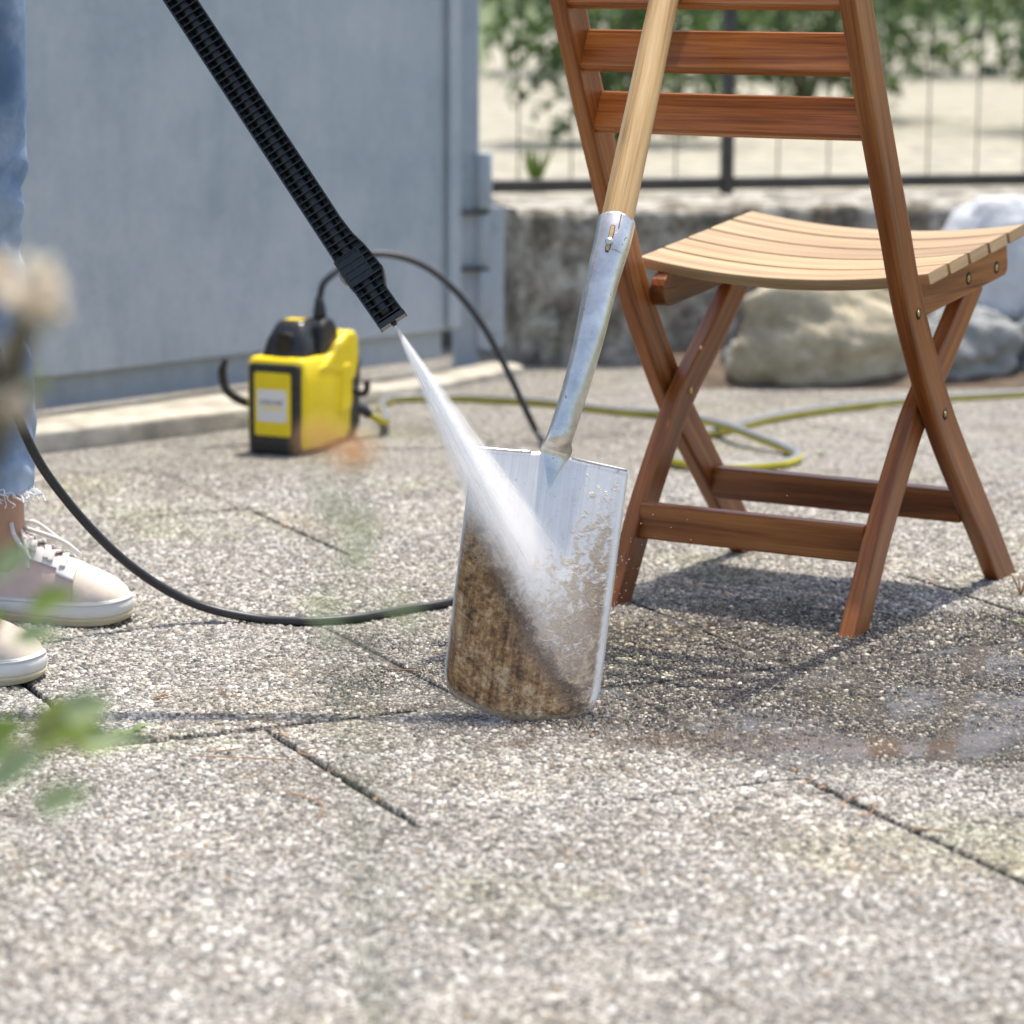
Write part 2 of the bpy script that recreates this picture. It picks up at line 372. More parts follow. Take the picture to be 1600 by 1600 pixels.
M = {}
M['slab'] = mat_slab(); M['pebble'] = mat_pebble()
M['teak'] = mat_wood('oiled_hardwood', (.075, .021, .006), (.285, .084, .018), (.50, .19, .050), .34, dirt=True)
M['teak_worn_sunlit'] = mat_wood('sunlit_worn_hardwood', (.20, .112, .045), (.35, .222, .105), (.47, .33, .175), .5)  # paler hardwood for the seat slats: sunlight on worn wood put into the colour
M['ash'] = mat_wood('ash_wood', (.09, .045, .016), (.50, .31, .125), (.66, .46, .23), .42, 1.2)
M['wall'] = mat_wall(); M['blade'] = mat_blade(); M['steel'] = mat_steel('forged_steel', .72, .22); M['gate'] = mat_gate()
M['screw'] = plain('screw_steel', (.7, .68, .64), .25, 1., .1)
M['brass'] = plain('brass', (.55, .38, .14), .35, 1., .2)
M['black'] = plain('black_plastic', (.020, .020, .022), .30, 0, .25, 40, .12, 600)
M['black_hose'] = plain('black_rubber', (.022, .022, .024), .42, 0, .3, 30, .15, 500)
M['grey_plastic'] = plain('grey_plastic', (.32, .30, .27), .5)
M['dark_hole'] = plain('dark_recess', (.008, .008, .008), .7)
M['yellow'] = plain('yellow_plastic', (.92, .68, .008), .34, 0, .06, 20, .05, 300)
M['label'] = plain('label_white', (.78, .76, .72), .5, 0, .03)
M['ink'] = plain('label_ink', (.20, .19, .17), .6)
M['kerb'] = plain('kerb_concrete', (.46, .42, .34), .9, 0, .35, 16, .6, 90)
M['joint'] = plain('joint_soil', (.045, .036, .026), .95, 0, .5, 60, .8, 200)
M['soil'] = plain('garden_soil', (.10, .07, .045), .95, 0, .5, 18, .9, 70)
M['gravel'] = plain('garden_gravel', (.30, .28, .215), .9, 0, .4, 12, .8, 60)
M['lawn_base'] = plain('lawn_earth', (.10, .13, .045), .95, 0, .4, 6, .8, 50)
M['fence'] = plain('dark_fence_paint', (.055, .048, .044), .5, 0, .3)
M['denim'] = mat_denim()
M['thread'] = plain('white_thread', (.75, .77, .80), .9)
M['skin'] = plain('skin', (.50, .28, .19), .5, 0, .10, 20)
M['shirt'] = plain('shirt_cotton', (.70, .70, .68), .85, 0, .08)
M['hair'] = plain('hair', (.09, .05, .025), .5, 0, .4, 60)
M['shoe_pink'] = plain('shoe_leather_pink', (.66, .50, .44), .6, 0, .06, 30, .25, 700)
M['shoe_cream'] = plain('shoe_suede_cream', (.64, .55, .46), .8, 0, .07, 60, .2, 900)
M['shoe_white'] = plain('shoe_leather_white', (.74, .72, .70), .5, 0, .04, 30, .1, 500)
M['sole'] = plain('sole_rubber_white', (.70, .69, .64), .55, 0, .06, 20)
M['sole_cream'] = plain('sole_rubber_cream', (.58, .50, .33), .6, 0, .15, 20)
M['lace'] = plain('lace_cotton', (.74, .71, .66), .9, 0, .05, 200, .5, 1500)
M['leaf'] = mat_leaf('shrub_leaf', (.10, .17, .03), (.30, .38, .08), .45)
M['leaf_pale'] = mat_leaf('pale_leaf', (.16, .24, .10), (.36, .42, .22))
M['leaf_far'] = mat_leaf('garden_leaf', (.03, .07, .02), (.13, .19, .06))
M['bark'] = plain('bark', (.17, .12, .075), .9, 0, .4, 40, .6, 150)
M['bud'] = mat_leaf('dry_flower', (.50, .38, .27), (.82, .72, .60), .3)
M['orange_petal'] = mat_leaf('orange_petal', (.62, .36, .16), (.74, .48, .24), .4)
M['needle'] = plain('pine_needle', (.34, .19, .085), .7, 0, .3)
M['rock_pale'] = mat_rock('pale_boulder', (.20, .16, .10), (.50, .44, .31), (.74, .69, .56), .85)
M['rock_grey'] = mat_rock('grey_boulder', (.16, .165, .16), (.32, .33, .32), (.50, .51, .50), .25)
M['rock_white'] = mat_rock('white_boulder', (.50, .52, .54), (.66, .68, .70), (.78, .79, .80), .05)
def mat_hose():
    k = N('garden_hose'); uv = k.co('UV'); v = k.sep(uv)[1]
    t = k.math('FRACT', k.math('DIVIDE', v, .0535))
    st = k.math('MULTIPLY', k.smooth(t, .04, .10), k.math('SUBTRACT', 1., k.smooth(t, .40, .46)))
    n = k.noise(k.co('Object'), 40, 4)
    k.P(Base_Color=k.mix(st, k.ramp(n, [(.3, (.50, .43, .015)), (.7, (.64, .56, .03))]), (.19, .195, .20)), Roughness=.42); return k.m
M['hose'] = mat_hose()

def rebase(t):
    """parts were written in world coordinates: move them under the thing's own base point"""
    mv = Matrix.Translation(-Vector(t.location)); seen = set()
    def go(o):
        for ch in o.children:
            if ch.type == 'MESH' and ch.data.name not in seen:
                seen.add(ch.data.name); ch.data.transform(mv)
            go(ch)
    go(t)

# ================================================================== SETTING
# ground sheet to the horizon
g = G(); g.add([(-300, -300, -.06), (300, -300, -.06), (300, 500, -.06), (-300, 500, -.06)], [(0, 1, 2, 3)])
tag(g.build('ground', M['lawn_base']), 'wide ground around the patio', None, None, 'structure')

# patio: bed of joint soil with washed-concrete slabs
TH, O1, DS = 0.4503, 2.9775, 0.44
LD = np.array([math.cos(TH), math.sin(TH)]); MD = np.array([-math.sin(TH), math.cos(TH)])
g = G(); NB = 60; bx = np.linspace(-2.6, 2.6, NB); by = np.linspace(1.2, 7.0, NB)
V = np.array([[(x, y, -.0085 + .0025 * mnoise.noise((x * 9, y * 9, 0))) for x in bx] for y in by]); g.grid(V)
patio = g.build('patio', M['joint']); tag(patio, 'washed concrete slab patio with soil in the joints', None, None, 'structure')
def slab_mesh(i):
    rr = random.Random(i); n = 14; ring = []
    hs = DS / 2 - .0034
    for k in range(4):
        for t in range(n):
            u = -hs + 2 * hs * t / n
            x, y = [(u, -hs), (hs, u), (-u, hs), (-hs, -u)][k]
            e = rr.uniform(-.0014, .0010) - (.003 if t in (0,) else 0)
            x += math.copysign(e, x) if abs(abs(x) - hs) < 1e-6 else 0; y += math.copysign(e, y) if abs(abs(y) - hs) < 1e-6 else 0
            ring.append((x, y))
    m = len(ring); v = []
    for sc, z in ((.985, 0.), (.994, -.0012), (1., -.0045), (1., -.04)): v += [(x * sc, y * sc, z) for x, y in ring]
    f = [tuple(range(m))]
    for l in range(3): f += [(l * m + k, (l + 1) * m + k, (l + 1) * m + (k + 1) % m, l * m + (k + 1) % m) for k in range(m)]
    q = G(); q.add(v, f); me = q.mesh('paving_slab'); me.materials.append(M['slab']); return me
SLABS = [slab_mesh(i) for i in range(5)]
rowoff = {-1: .2507, 0: .2507, 1: .063, 2: .115, 3: .287}
slab_info = []
for j in range(-6, 11):
    off = rowoff.get(j, .27 if j % 2 == 0 else .05)
    for i in range(-8, 12):
        a = off + (i + .5) * DS; b = O1 + (j - .5) * DS
        c = LD * a + MD * b
        if not (-1.9 < c[0] < 2.1 and 1.5 < c[1] < 6.75): continue
        o = link('paving_slab', random.choice(SLABS), patio)
        h = random.uniform(-.0022, .0012); tx, ty = random.uniform(-.004, .004), random.uniform(-.004, .004)
        if j == 1: h += .002
        o.location = (c[0], c[1], h); q = random.choice((0, 1, 2, 3))
        o.rotation_euler = Matrix.Rotation(TH, 4, 'Z').to_euler()
        o.rotation_euler = (Matrix.Rotation(TH, 3, 'Z') @ Matrix.Rotation(tx, 3, 'X') @ Matrix.Rotation(ty, 3, 'Y') @ Matrix.Rotation(q * math.pi / 2, 3, 'Z')).to_euler()
        slab_info.append((c, h, tx, ty))
# pebbles that stand proud of the slabs, in view
def pebbles():
    pts = []; sp = .00465; hs = DS / 2 - .0052
    for c, h, tx, ty in slab_info:
        if c[1] > 5.0 or c[1] < 2.0: continue
        k = int(2 * hs / sp); gx, gy = np.meshgrid(np.arange(k), np.arange(k))
        a = -hs + (gx.ravel() + .5 * (gy.ravel() % 2)) * sp + rng.uniform(-.42, .42, k * k) * sp
        b = -hs + gy.ravel() * sp + rng.uniform(-.42, .42, k * k) * sp
        ok = (abs(a) < hs) & (abs(b) < hs); a, b = a[ok], b[ok]
        P = c[None] + a[:, None] * LD + b[:, None] * MD
        pts.append(np.c_[P, h + np.sin(tx) * b - np.sin(ty) * a])
    P = np.vstack(pts)
    q = P - CP; fw = q[:, 1] * _c - q[:, 2] * _s; up = q[:, 1] * _s + q[:, 2] * _c
    px = 800 + F_PX * q[:, 0] / fw; py = 800 - F_PX * up / fw
    P = P[(px > -70) & (px < 1670) & (py < 1640) & (py > 745)]
    P = P[rng.random(len(P)) < .93]
    n = len(P); r = rng.uniform(.0014, .0032, n) * rng.choice([.75, 1, 1, 1.15, 1.7], n); hh = r * rng.uniform(.35, .75, n)
    th = rng.uniform(0, 6.28, n); el = rng.uniform(.65, 1.0, n); K = 4
    a = np.arange(K) / K * 2 * math.pi
    rad = rng.uniform(.82, 1.15, (n, K))
    lx = np.cos(a)[None] * rad * r[:, None]; ly = np.sin(a)[None] * rad * (r * el)[:, None]
    X = lx * np.cos(th)[:, None] - ly * np.sin(th)[:, None]; Y = lx * np.sin(th)[:, None] + ly * np.cos(th)[:, None]
    V = np.zeros((n, 2 * K + 1, 3))
    V[:, :K, 0] = X; V[:, :K, 1] = Y; V[:, :K, 2] = -.0006
    V[:, K:2 * K, 0] = X * .74; V[:, K:2 * K, 1] = Y * .74; V[:, K:2 * K, 2] = (hh * .72)[:, None]
    V[:, 2 * K, 2] = hh; V[:, 2 * K, 0] = rng.uniform(-.3, .3, n) * r; V += P[:, None]
    t = []
    for k in range(K):
        l = (k + 1) % K; t += [(k, l, K + l), (k, K + l, K + k), (K + k, K + l, 2 * K)]
    t = np.array(t); T = (t[None] + (np.arange(n) * (2 * K + 1))[:, None, None]).reshape(-1, 3)
    me = bpy.data.meshes.new('aggregate'); me.vertices.add(n * (2 * K + 1)); me.vertices.foreach_set('co', V.ravel())
    me.loops.add(T.size); me.loops.foreach_set('vertex_index', T.ravel().astype(np.int32))
    me.polygons.add(len(T)); me.polygons.foreach_set('loop_start', np.arange(0, T.size, 3, dtype=np.int32))
    me.polygons.foreach_set('use_smooth', np.ones(len(T), bool))
    pal = np.array([(.53, .505, .455), (.405, .385, .343), (.30, .283, .250), (.21, .197, .175), (.105, .098, .088), (.29, .225, .155), (.70, .68, .63), (.155, .149, .143)])
    wgt = np.array([.17, .18, .18, .14, .14, .04, .08, .09])
    C = pal[rng.choice(len(pal), n, p=wgt / wgt.sum())] * rng.uniform(.85, 1.15, (n, 1))
    ca = me.color_attributes.new('tone', 'FLOAT_COLOR', 'POINT')
    CC = np.ones((n, 2 * K + 1, 4)); CC[:, :, :3] = C[:, None]; ca.data.foreach_set('color', CC.ravel())
    me.update(); me.validate(); me.materials.append(M['pebble'])
    o = link('aggregate', me, patio); o['kind'] = 'stuff'
    print('pebbles', n)
pebbles()
# joints washed full of sand and fine grit: flush with the slabs
g = G()
def filler(a0, b0, a1, b1, hw=.0080):
    n = max(2, int(math.hypot(a1 - a0, b1 - b0) / .03)); d = np.array([a1 - a0, b1 - b0]); d /= np.linalg.norm(d); nn = np.array([-d[1], d[0]])
    rows = []
    for t in np.linspace(0, 1, n):
        a, b = a0 + (a1 - a0) * t, b0 + (b1 - b0) * t; r = []
        for s_ in (-1, 0, 1):
            q = np.array([a, b]) + nn * hw * s_; x = LD * q[0] + MD * q[1]
            r.append((x[0], x[1], -.0004 + (.0006 if s_ == 0 else -.001) + .0008 * mnoise.noise((x[0] * 40, x[1] * 40, 0))))
        rows.append(r)
    g.grid(np.array(rows))
LC = lambda px, py: (at_z(px, py)[:2] @ LD)
for j in range(-6, 11):                                  # line j lies at O1 + j*DS; keep the open joints of the photograph open
    keep = {0: (LC(150, 1170), LC(655, 1112)), 1: (LC(300, 1020), LC(1310, 902)), 3: (LC(240, 811), LC(400, 795))}.get(j)
    b = O1 + j * DS
    for a0, a1 in (((-2, keep[0]), (keep[1], 4)) if keep else ((-2, 4),)): filler(a0, b, a1, b)
for j in range(-6, 11):
    off = rowoff.get(j, .27 if j % 2 == 0 else .05)
    for i in range(-8, 12):
        a = off + i * DS; b0, b1 = O1 + (j - 1) * DS + .006, O1 + j * DS - .006
        if (j == 0 and abs(a - 1.1307) < .05) or (j == -1 and abs(a - 1.5707) < .05) or (j == 1 and (abs(a - .943) < .05 or abs(a - 2.263) < .05)): continue
        if j == 3 and abs(a - 1.607) < .05: b0 = b1 - .0; b1 = b0 + .001; continue
        filler(a, b0, a, b1)
fo = g.build('joint_grit', M['slab'], patio); fo['kind'] = 'stuff'

# low concrete kerb along the foot of the gate
kf = [(-1.75, 4.26), (-.845, 5.104), (-.496, 5.424), (-.254, 5.80), (-.10, 6.03), (.02, 6.22)]
kb = [(-1.95, 4.20), (-.90, 5.27), (-.519, 5.70), (-.317, 5.94), (-.135, 6.13), (-.02, 6.30)]
g = G(); n = 60
def resample(pl, n):
    P = np.array(pl); L = np.r_[0, np.cumsum(np.linalg.norm(np.diff(P, axis=0), axis=1))]; t = np.linspace(0, L[-1], n)
    return np.stack([np.interp(t, L, P[:, 0]), np.interp(t, L, P[:, 1])], -1)
A, B = resample(kf, n), resample(kb, n); rows = []
for i in range(n):
    jz = .0025 * mnoise.noise((i * .6, 0, 3)) - .022 * max(0, min(1, (i / n - .72) / .12)); jy = .004 * mnoise.noise((i * .5, 5, 1)); d = A[i] - B[i]; d /= np.linalg.norm(d); a = A[i] + d * jy
    rows.append([(*a, -.02), (*(a + d * .004), .033 + jz), (*(a + d * .001), .0375 + jz), (*(a - d * .006), .039 + jz), (*B[i], .041 + jz), (*B[i], -.02)])
g.grid(np.array(rows)); tag(g.build('kerb', M['kerb'], None), 'low pale concrete kerb along the foot of the grey gate', None, None, 'structure')

# grey sheet-metal gate
gd = Vector((.72, .79, 0)).normalized(); ga = math.atan2(gd.y, gd.x)
gate = thing('metal_gate', 'blue-grey sheet metal gate standing behind the yellow pressure washer', 'gate', (-.519, 5.72, 0), ga)
Lr = .612; Ll = -2.3
g = G(); g.box(((Lr + Ll) / 2, .045, .66), (Lr - Ll, .05, 1.12)); g.build('gate_leaf', M['gate'], gate, .004)
g = G(); g.box(((Lr + Ll) / 2 - .01, .060, .068), (Lr - Ll - .02, .03, .062)); g.build('kick_plate', M['gate'], gate, .002)
g = G(); g.box((Lr - .018, .012, .66), (.034, .014, 1.11)); g.build('edge_strip', M['gate'], gate, .003)
g = G(); g.box((Ll + .03, .012, .66), (.05, .014, 1.11)); g.build('edge_strip', M['gate'], gate, .003)
post = at_y(727, 575, 6.30)
gp = thing('gate_post', 'square blue-grey steel gate post with hinges next to the concrete wall', 'post', (post[0], 6.31, 0), R(10))
g = G(); g.box((0, .02, .62), (.052, .05, 1.26)); g.build('post_tube', M['gate'], gp, .005)
for z0, z1, rr in ((.115, .215, .015), (.222, .34, .012), (.35, .47, .017), (.86, .98, .015), (.99, 1.09, .012)):
    g = G(); g.tube([(.036, -.012, z0), (.036, -.012, z1)], rr, 14); g.build('hinge_barrel', M['gate'], gp, .002)
for z0 in (.345, .222, .86): g = G(); g.box((.01, -.012, z0 - .003), (.066, .03, .008)); g.build('hinge_washer', M['fence'], gp, .001)
g = G(); g.prism([(.050 + x, -.016, .197 + z) for x, z in round_rect(.030, .158, .016, 4)], (0, .014, 0)); pl = g.build('hinge_plate', M['gate'], gp, .003)
for z0 in (.08, .31):
    g = G(); g.ball((.062, -.018, z0), .007, 6, 8, (1, .5, 1)); g.build('bolt', M['gate'], pl)

# retaining wall of old concrete
wa = math.atan2(.33, 1.19)
wall = thing('retaining_wall', 'low weathered concrete garden wall behind the chair', 'wall', (.012, 6.335, 0), wa)
nx, nz = 150, 26; Vw = []
prof = [(0, t) for t in np.linspace(-.04, .325, nz)] + [(.004, .336), (.012, .342), (.03, .344)] + [(t, .345) for t in np.linspace(.08, .40, 6)] + [(.40, 0)]
for i in range(nx):
    x = 3.4 * i / (nx - 1); row = []
    for y, z in prof:
        d = .016 * mnoise.fractal((x * 11, y * 11, z * 11), .8, 2, 5); e = .006 * mnoise.noise((x * 3, z * 3, 2))
        row.append((x + (0.006 * mnoise.noise((z * 12, y * 12, 5)) if i == 0 else 0), y + (d + e if y < .02 else 0), z + (.4 * d if z > .33 else 0)))
    Vw.append(row)
g = G(); g.grid(np.array(Vw)); g.add([Vw[0][k] for k in range(len(prof))], [tuple(range(len(prof)))]); g.build('wall_face', M['wall'], wall)

# raised garden behind the wall
g = G(); nn = 40
V = np.array([[(x, y, .315 + .012 * mnoise.noise((x * 2, y * 2, 0)) + .003 * mnoise.noise((x * 14, y * 14, 0))) for x in np.linspace(-.2, 9, nn)] for y in np.linspace(6.62, 40, nn * 2)])
g.grid(V); tag(g.build('garden_terrace', M['gravel']), 'raised pale gravel garden behind the wall', None, None, 'structure')
g = G(); V = np.array([[(x, y, (.03 + .025 * mnoise.noise((x * 8, y * 8, 0))) * max(0, min(1, (y - 5.98 + .05 * mnoise.noise((x * 5, 1, 1))) * 8)) - .004) for x in np.linspace(.34, 2.6, 60)] for y in np.linspace(5.9, 6.75, 26)])
g.grid(V); tag(g.build('soil_bed', M['soil']), 'strip of brown soil under the boulders', None, None, 'structure')

# dark tubular fence on the terrace
fa = wa; fx, fy = at_y(1130, 290, 6.98)[0], 6.98
fence = thing('garden_fence', 'dark metal frame fence standing on the terrace behind the wall', 'fence', (fx, fy, .31), fa)
pitch_f = 1.04
for k in range(-2, 3):
    x0 = k * pitch_f; 
    g = G(); g.box((x0, 0, .47), (.028, .03, .96)); g.build('fence_post', M['fence'], fence, .004)
    if k < 2:
        for z0, hh in ((.052, .030), (.90, .03)):
            g = G(); g.box((x0 + pitch_f / 2, 0, z0), (pitch_f - .032, .026, hh)); g.build('fence_rail', M['fence'], fence, .004)
        for q in range(1, 8):
            g = G(); g.tube([(x0 + pitch_f * q / 8, 0, .068), (x0 + pitch_f * q / 8, 0, .884)], .0022, 6); g.build('fence_wire', M['fence'], fence)

# boulders
def boulder(name, label, c, size, mat, seed, rz=0, flat=.5, rough=.16):
    bm = bmesh.new(); bmesh.ops.create_icosphere(bm, subdivisions=5, radius=1.0)
    for v in bm.verts:
        p = v.co.copy(); o = Vector((seed * 3.1, seed * 1.7, seed))
        d = rough * mnoise.fractal(p * 1.1 + o, 1, 2, 3) * 1.6 + rough * .35 * mnoise.fractal(p * 4 + o, 1, 2, 4)
        dv = mnoise.voronoi(p * 1.5 + o)[0]; d += rough * .9 * (min(.5, dv[1] - dv[0]) - .25) + rough * .12 * mnoise.fractal(p * 11 + o, 1, 2, 3)
        v.co = p * (1 + d)
        if v.co.z < -flat: v.co.z = -flat + (v.co.z + flat) * .12
        v.co = Vector((v.co.x * size[0], v.co.y * size[1], (v.co.z + flat) * size[2] / (1 + flat)))
    me = bpy.data.meshes.new(name); bm.to_mesh(me); bm.free(); me.polygons.foreach_set('use_smooth', [True] * len(me.polygons)); me.materials.append(mat)
    o = link(name, me); o.location = c; o.rotation_euler = (0, 0, rz)
    return tag(o, label, 'boulder')
p = at_y(1290, 597, 6.13); boulder('boulder', 'large pale beige boulder lying on the soil beneath the chair seat', (p[0], 6.13, .0), (.205, .13, .225), M['rock_pale'], 3, R(10), .55, .15)
p = at_y(1505, 590, 6.16); boulder('boulder', 'grey angular boulder beside the pale beige one, right of the chair leg', (p[0], 6.16, .0), (.13, .11, .165), M['rock_grey'], 8, R(40), .5, .2)
p = at_y(1650, 590, 6.20); boulder('boulder', 'dark grey boulder at the right edge under the white one', (p[0], 6.20, .0), (.12, .12, .20), M['rock_grey'], 12, R(15), .5, .2)
p = at_y(1560, 470, 6.25); boulder('boulder', 'smooth white rounded boulder resting on the others behind the chair seat', (p[0], 6.27, .128), (.155, .085, .262), M['rock_white'], 21, R(-6), .35, .07)
p = at_y(1165, 592, 6.22); boulder('boulder', 'small mossy stone at the wall foot left of the beige boulder', (p[0], 6.22, .0), (.06, .05, .085), M['rock_grey'], 5, R(70), .5, .2)

# shrubs and hedge on the terrace, far and out of focus
def leaf_cloud(g, c, r, n, size, seed):
    rr = np.random.default_rng(seed)
    d = rr.normal(size=(n, 3)); d /= np.linalg.norm(d, axis=1)[:, None]
    lob = np.array([1 + .28 * mnoise.noise(Vector(x) * 2.2 + Vector((seed, 0, 0))) for x in d])
    P = d * (rr.random(n) ** .45 * lob)[:, None] * np.array(r) + np.array(c)
    ax = rr.normal(size=(n, 3)); ax /= np.linalg.norm(ax, axis=1)[:, None]
    bx_ = np.cross(ax, rr.normal(size=(n, 3))); bx_ /= np.linalg.norm(bx_, axis=1)[:, None]
    s = size * rr.uniform(.6, 1.3, n)[:, None]
    vs = np.stack([P - ax * s, P + bx_ * s * .45, P + ax * s, P - bx_ * s * .45], 1).reshape(-1, 3)
    g.add(vs, [(4 * i, 4 * i + 1, 4 * i + 2, 4 * i + 3) for i in range(n)])
def shrub(name, label, c, r, n, size, mat, seed, cat='shrub'):
    t = thing(name, label, cat, (c[0], c[1], c[2]))
    g = G(); leaf_cloud(g, (0, 0, r[2] * .95), r, n, size, seed); g.build('crown', mat, t)
    g = G()
    for k in range(5):
        a = k * 1.26 + seed; g.tube(cr([(0, 0, 0), (.12 * r[0] * math.cos(a), .12 * r[1] * math.sin(a), r[2] * .4), (.5 * r[0] * math.cos(a), .5 * r[1] * math.sin(a), r[2] * 1.1)], 4), np.linspace(.014, .005, 9), 6)
    g.build('stem', M['bark'], t)
    return t
shrub('garden_shrub', 'leafy green shrub on the terrace just right of the gate', (.35, 9.6, .31), (.45, .4, .42), 1500, .035, M['leaf_far'], 1)
shrub('garden_shrub', 'rounded green shrub on the terrace behind the spade handle', (1.15, 11.5, .31), (.7, .6, .55), 2200, .04, M['leaf_far'], 2)
shrub('garden_shrub', 'broad green shrub on the terrace behind the chair back', (2.35, 10.6, .31), (.75, .6, .5), 2200, .04, M['leaf_far'], 3)
shrub('garden_shrub', 'pale green bush at the right end of the terrace', (3.2, 12.5, .31), (.7, .6, .6), 2000, .04, M['leaf_pale'], 4)
shrub('garden_hedge', 'tall dark green hedge across the far end of the terrace', (2.2, 17.5, .31), (4.2, .8, 1.3), 7000, .07, M['leaf_far'], 5, 'hedge')
t = thing('green_seedling', 'small bright green plant on the terrace above the wall', 'plant', (*at_y(832, 285, 7.3)[:2], .315))
g = G()
for k in range(9):
    a = k * 2.4; q = cr([(0, 0, 0), (.02 * math.cos(a), .02 * math.sin(a), .05), (.05 * math.cos(a), .05 * math.sin(a), .12)], 4)
    g.sweep(q, np.stack([np.array([(-1, 0), (0, .15), (1, 0), (0, -.15)]) * s for s in np.interp(np.linspace(0, 1, len(q)), [0, .5, 1], [.003, .009, .001])]))
g.build('leaf', M['leaf'], t)

# ================================================================== FOLDING CHAIR (its back towards the camera)
AN = .5339; CO = Vector((.5039, 4.1078, 0))
chair = thing('folding_chair', 'oiled brown wooden folding chair with curved slatted seat, seen from behind', 'chair', CO, -AN)
W0, TK = .2124, .0225                                  # outer face of the outer legs, thickness of the bars; local x = width, y = away from the back, z = up
def bar_dz(path, width, x0, x1, name, mat, parent, foot=False, n=8, r=.0035):
    """bar lying in a plane x = const, path in (y, z)"""
    P = cr([(0, y, z) for y, z in path], n); P[:, 0] = (x0 + x1) / 2
    T = np.gradient(P, axis=0); T /= np.linalg.norm(T, axis=1)[:, None]
    Nn = np.stack([np.zeros(len(P)), -T[:, 2], T[:, 1]], -1); Nn *= np.sign(Nn[:, 1:2] + 1e-9) 
    X = np.tile([1., 0, 0], (len(P), 1))
    sec = np.repeat(round_rect((x1 - x0) / 2, width / 2, r, 2)[None], len(P), 0)
    if foot:                                            # cut level at the ground
        for i in range(len(P)):
            if P[i, 2] < .04:
                k = 1 - P[i, 2] / .04; v = Nn[i] * (1 - k) + np.array([0, 1, 0]) * k / max(.4, abs(Nn[i, 1])); Nn[i] = v
    g = G(); g.sweep(P, sec, normals=(X, Nn), smooth=False); return g.build(name, mat, parent)
OUT = [(.041, .0), (-.030, .075), (-.113, .158), (-.217, .268), (-.322, .412), (-.381, .527), (-.417, .597), (-.468, .70), (-.518, .81), (-.556, .90)]
INN = [(-.418, .0), (-.378, .065), (-.338, .13), (-.268, .225), (-.226, .272), (-.150, .335), (-.092, .388), (-.044, .432)]
for sgn in (-1, 1):
    xa, xb = sorted((sgn * W0, sgn * (W0 - TK)))
    o = bar_dz(OUT, .052, xa, xb, 'back_leg', M['teak'], chair, True)
    for (y, z) in ((-.217, .268), (-.319, .412)):
        g = G(); g.tube([(sgn * (W0 + .0005), y, z), (sgn * (W0 - .006), y, z)], .0082, 14, (0, 0, 1)); h = g.build('bolt_hole', M['dark_hole'], o)
        g = G(); g.ball((sgn * (W0 + .0002), y - .001, z), .0042, 6, 10, (.5, 1, 1)); g.build('bolt', M['brass'], o)
    xi = W0 - TK - .0035
    xa, xb = sorted((sgn * xi, sgn * (xi - TK)))
    o = bar_dz(INN, .045, xa, xb, 'front_leg', M['teak'], chair, True)
    if sgn < 0:
        g = G(); g.ball((-(xi - TK) + .0002, -.226, .272), .0055, 6, 10, (.4, 1, 1)); g.build('bolt', M['brass'], o)
    # seat rail
    xr = W0 - TK - .001; xa, xb = sorted((sgn * xr, sgn * (xr - .021)))
    n = 8; outl = []
    RA, RB = (-.280, .4185), (.055, .455)
    dx, dz = RB[0] - RA[0], RB[1] - RA[1]; l = math.hypot(dx, dz); ux, uz = dx / l, dz / l; hh = .0235
    for a in np.linspace(90, 270, 9): outl.append((RA[0] + hh * (math.cos(R(a)) * ux - math.sin(R(a)) * uz), RA[1] + hh * (math.cos(R(a)) * uz + math.sin(R(a)) * ux)))
    for a in np.linspace(-90, 90, 5):
        q = .012; cx = l - q; sy = (hh - q) * (1 if a > 0 else -1); outl.append((RA[0] + ux * (cx + q * math.cos(R(a))) - uz * (sy + q * math.sin(R(a))), RA[1] + uz * (cx + q * math.cos(R(a))) + ux * (sy + q * math.sin(R(a)))))
    g = G(); g.prism([(xa, y, z) for y, z in outl], (xb - xa, 0, 0), uvf=lambda p: (p.y, p.z + p.x)); o = g.build('seat_rail', M['teak'], chair, .0015)
    for (y, z) in ((-.091, .437), (.012, .444)):
        g = G(); g.tube([(sgn * (xr + .0006), y, z), (sgn * (xr - .006), y, z)], .0088, 14); g.build('bolt_hole', M['dark_hole'], o)
        g = G(); g.ball((sgn * (xr + .0004), y - .001, z), .005, 6, 10, (.4, 1, 1)); g.build('bolt', M['brass'], o)
# curved seat slats
WS = .2125; ys = np.linspace(-.292, .062, 6)
for i in range(5):
    y0, y1 = ys[i] + .0031, ys[i + 1] - .0031; yc = (y0 + y1) / 2; zc = .4430 + (yc + .28) * .118
    P = []; 
    for x in np.linspace(-WS, WS, 25): P.append((x, yc, zc + .0180 * (x / WS) ** 2 - .006))
    ws_ = round_rect((y1 - y0) / 2, .0078, .0028, 2); ws_ = ws_[:, [0, 1]]
    g = G(); g.sweep(P, ws_, up=(0, -.118, 1), smooth=False); g.build('seat_slat', M['teak_worn_sunlit'], chair)
# cross bars
g = G(); g.sweep([(x, -.088, .122) for x in np.linspace(-(W0 - TK), W0 - TK, 9)], round_rect(.0115, .0235, .003, 2) @ np.array([[math.cos(R(38)), -math.sin(R(38))], [math.sin(R(38)), math.cos(R(38))]]).T if False else round_rect(.0135, .0225, .003, 2), smooth=False); g.build('cross_bar', M['teak'], chair)
xi = W0 - TK - .0035 - TK
g = G(); g.sweep([(x, -.358, .110) for x in np.linspace(-xi, xi, 9)], round_rect(.0115, .0245, .003, 2), smooth=False); g.build('cross_bar', M['teak'], chair)
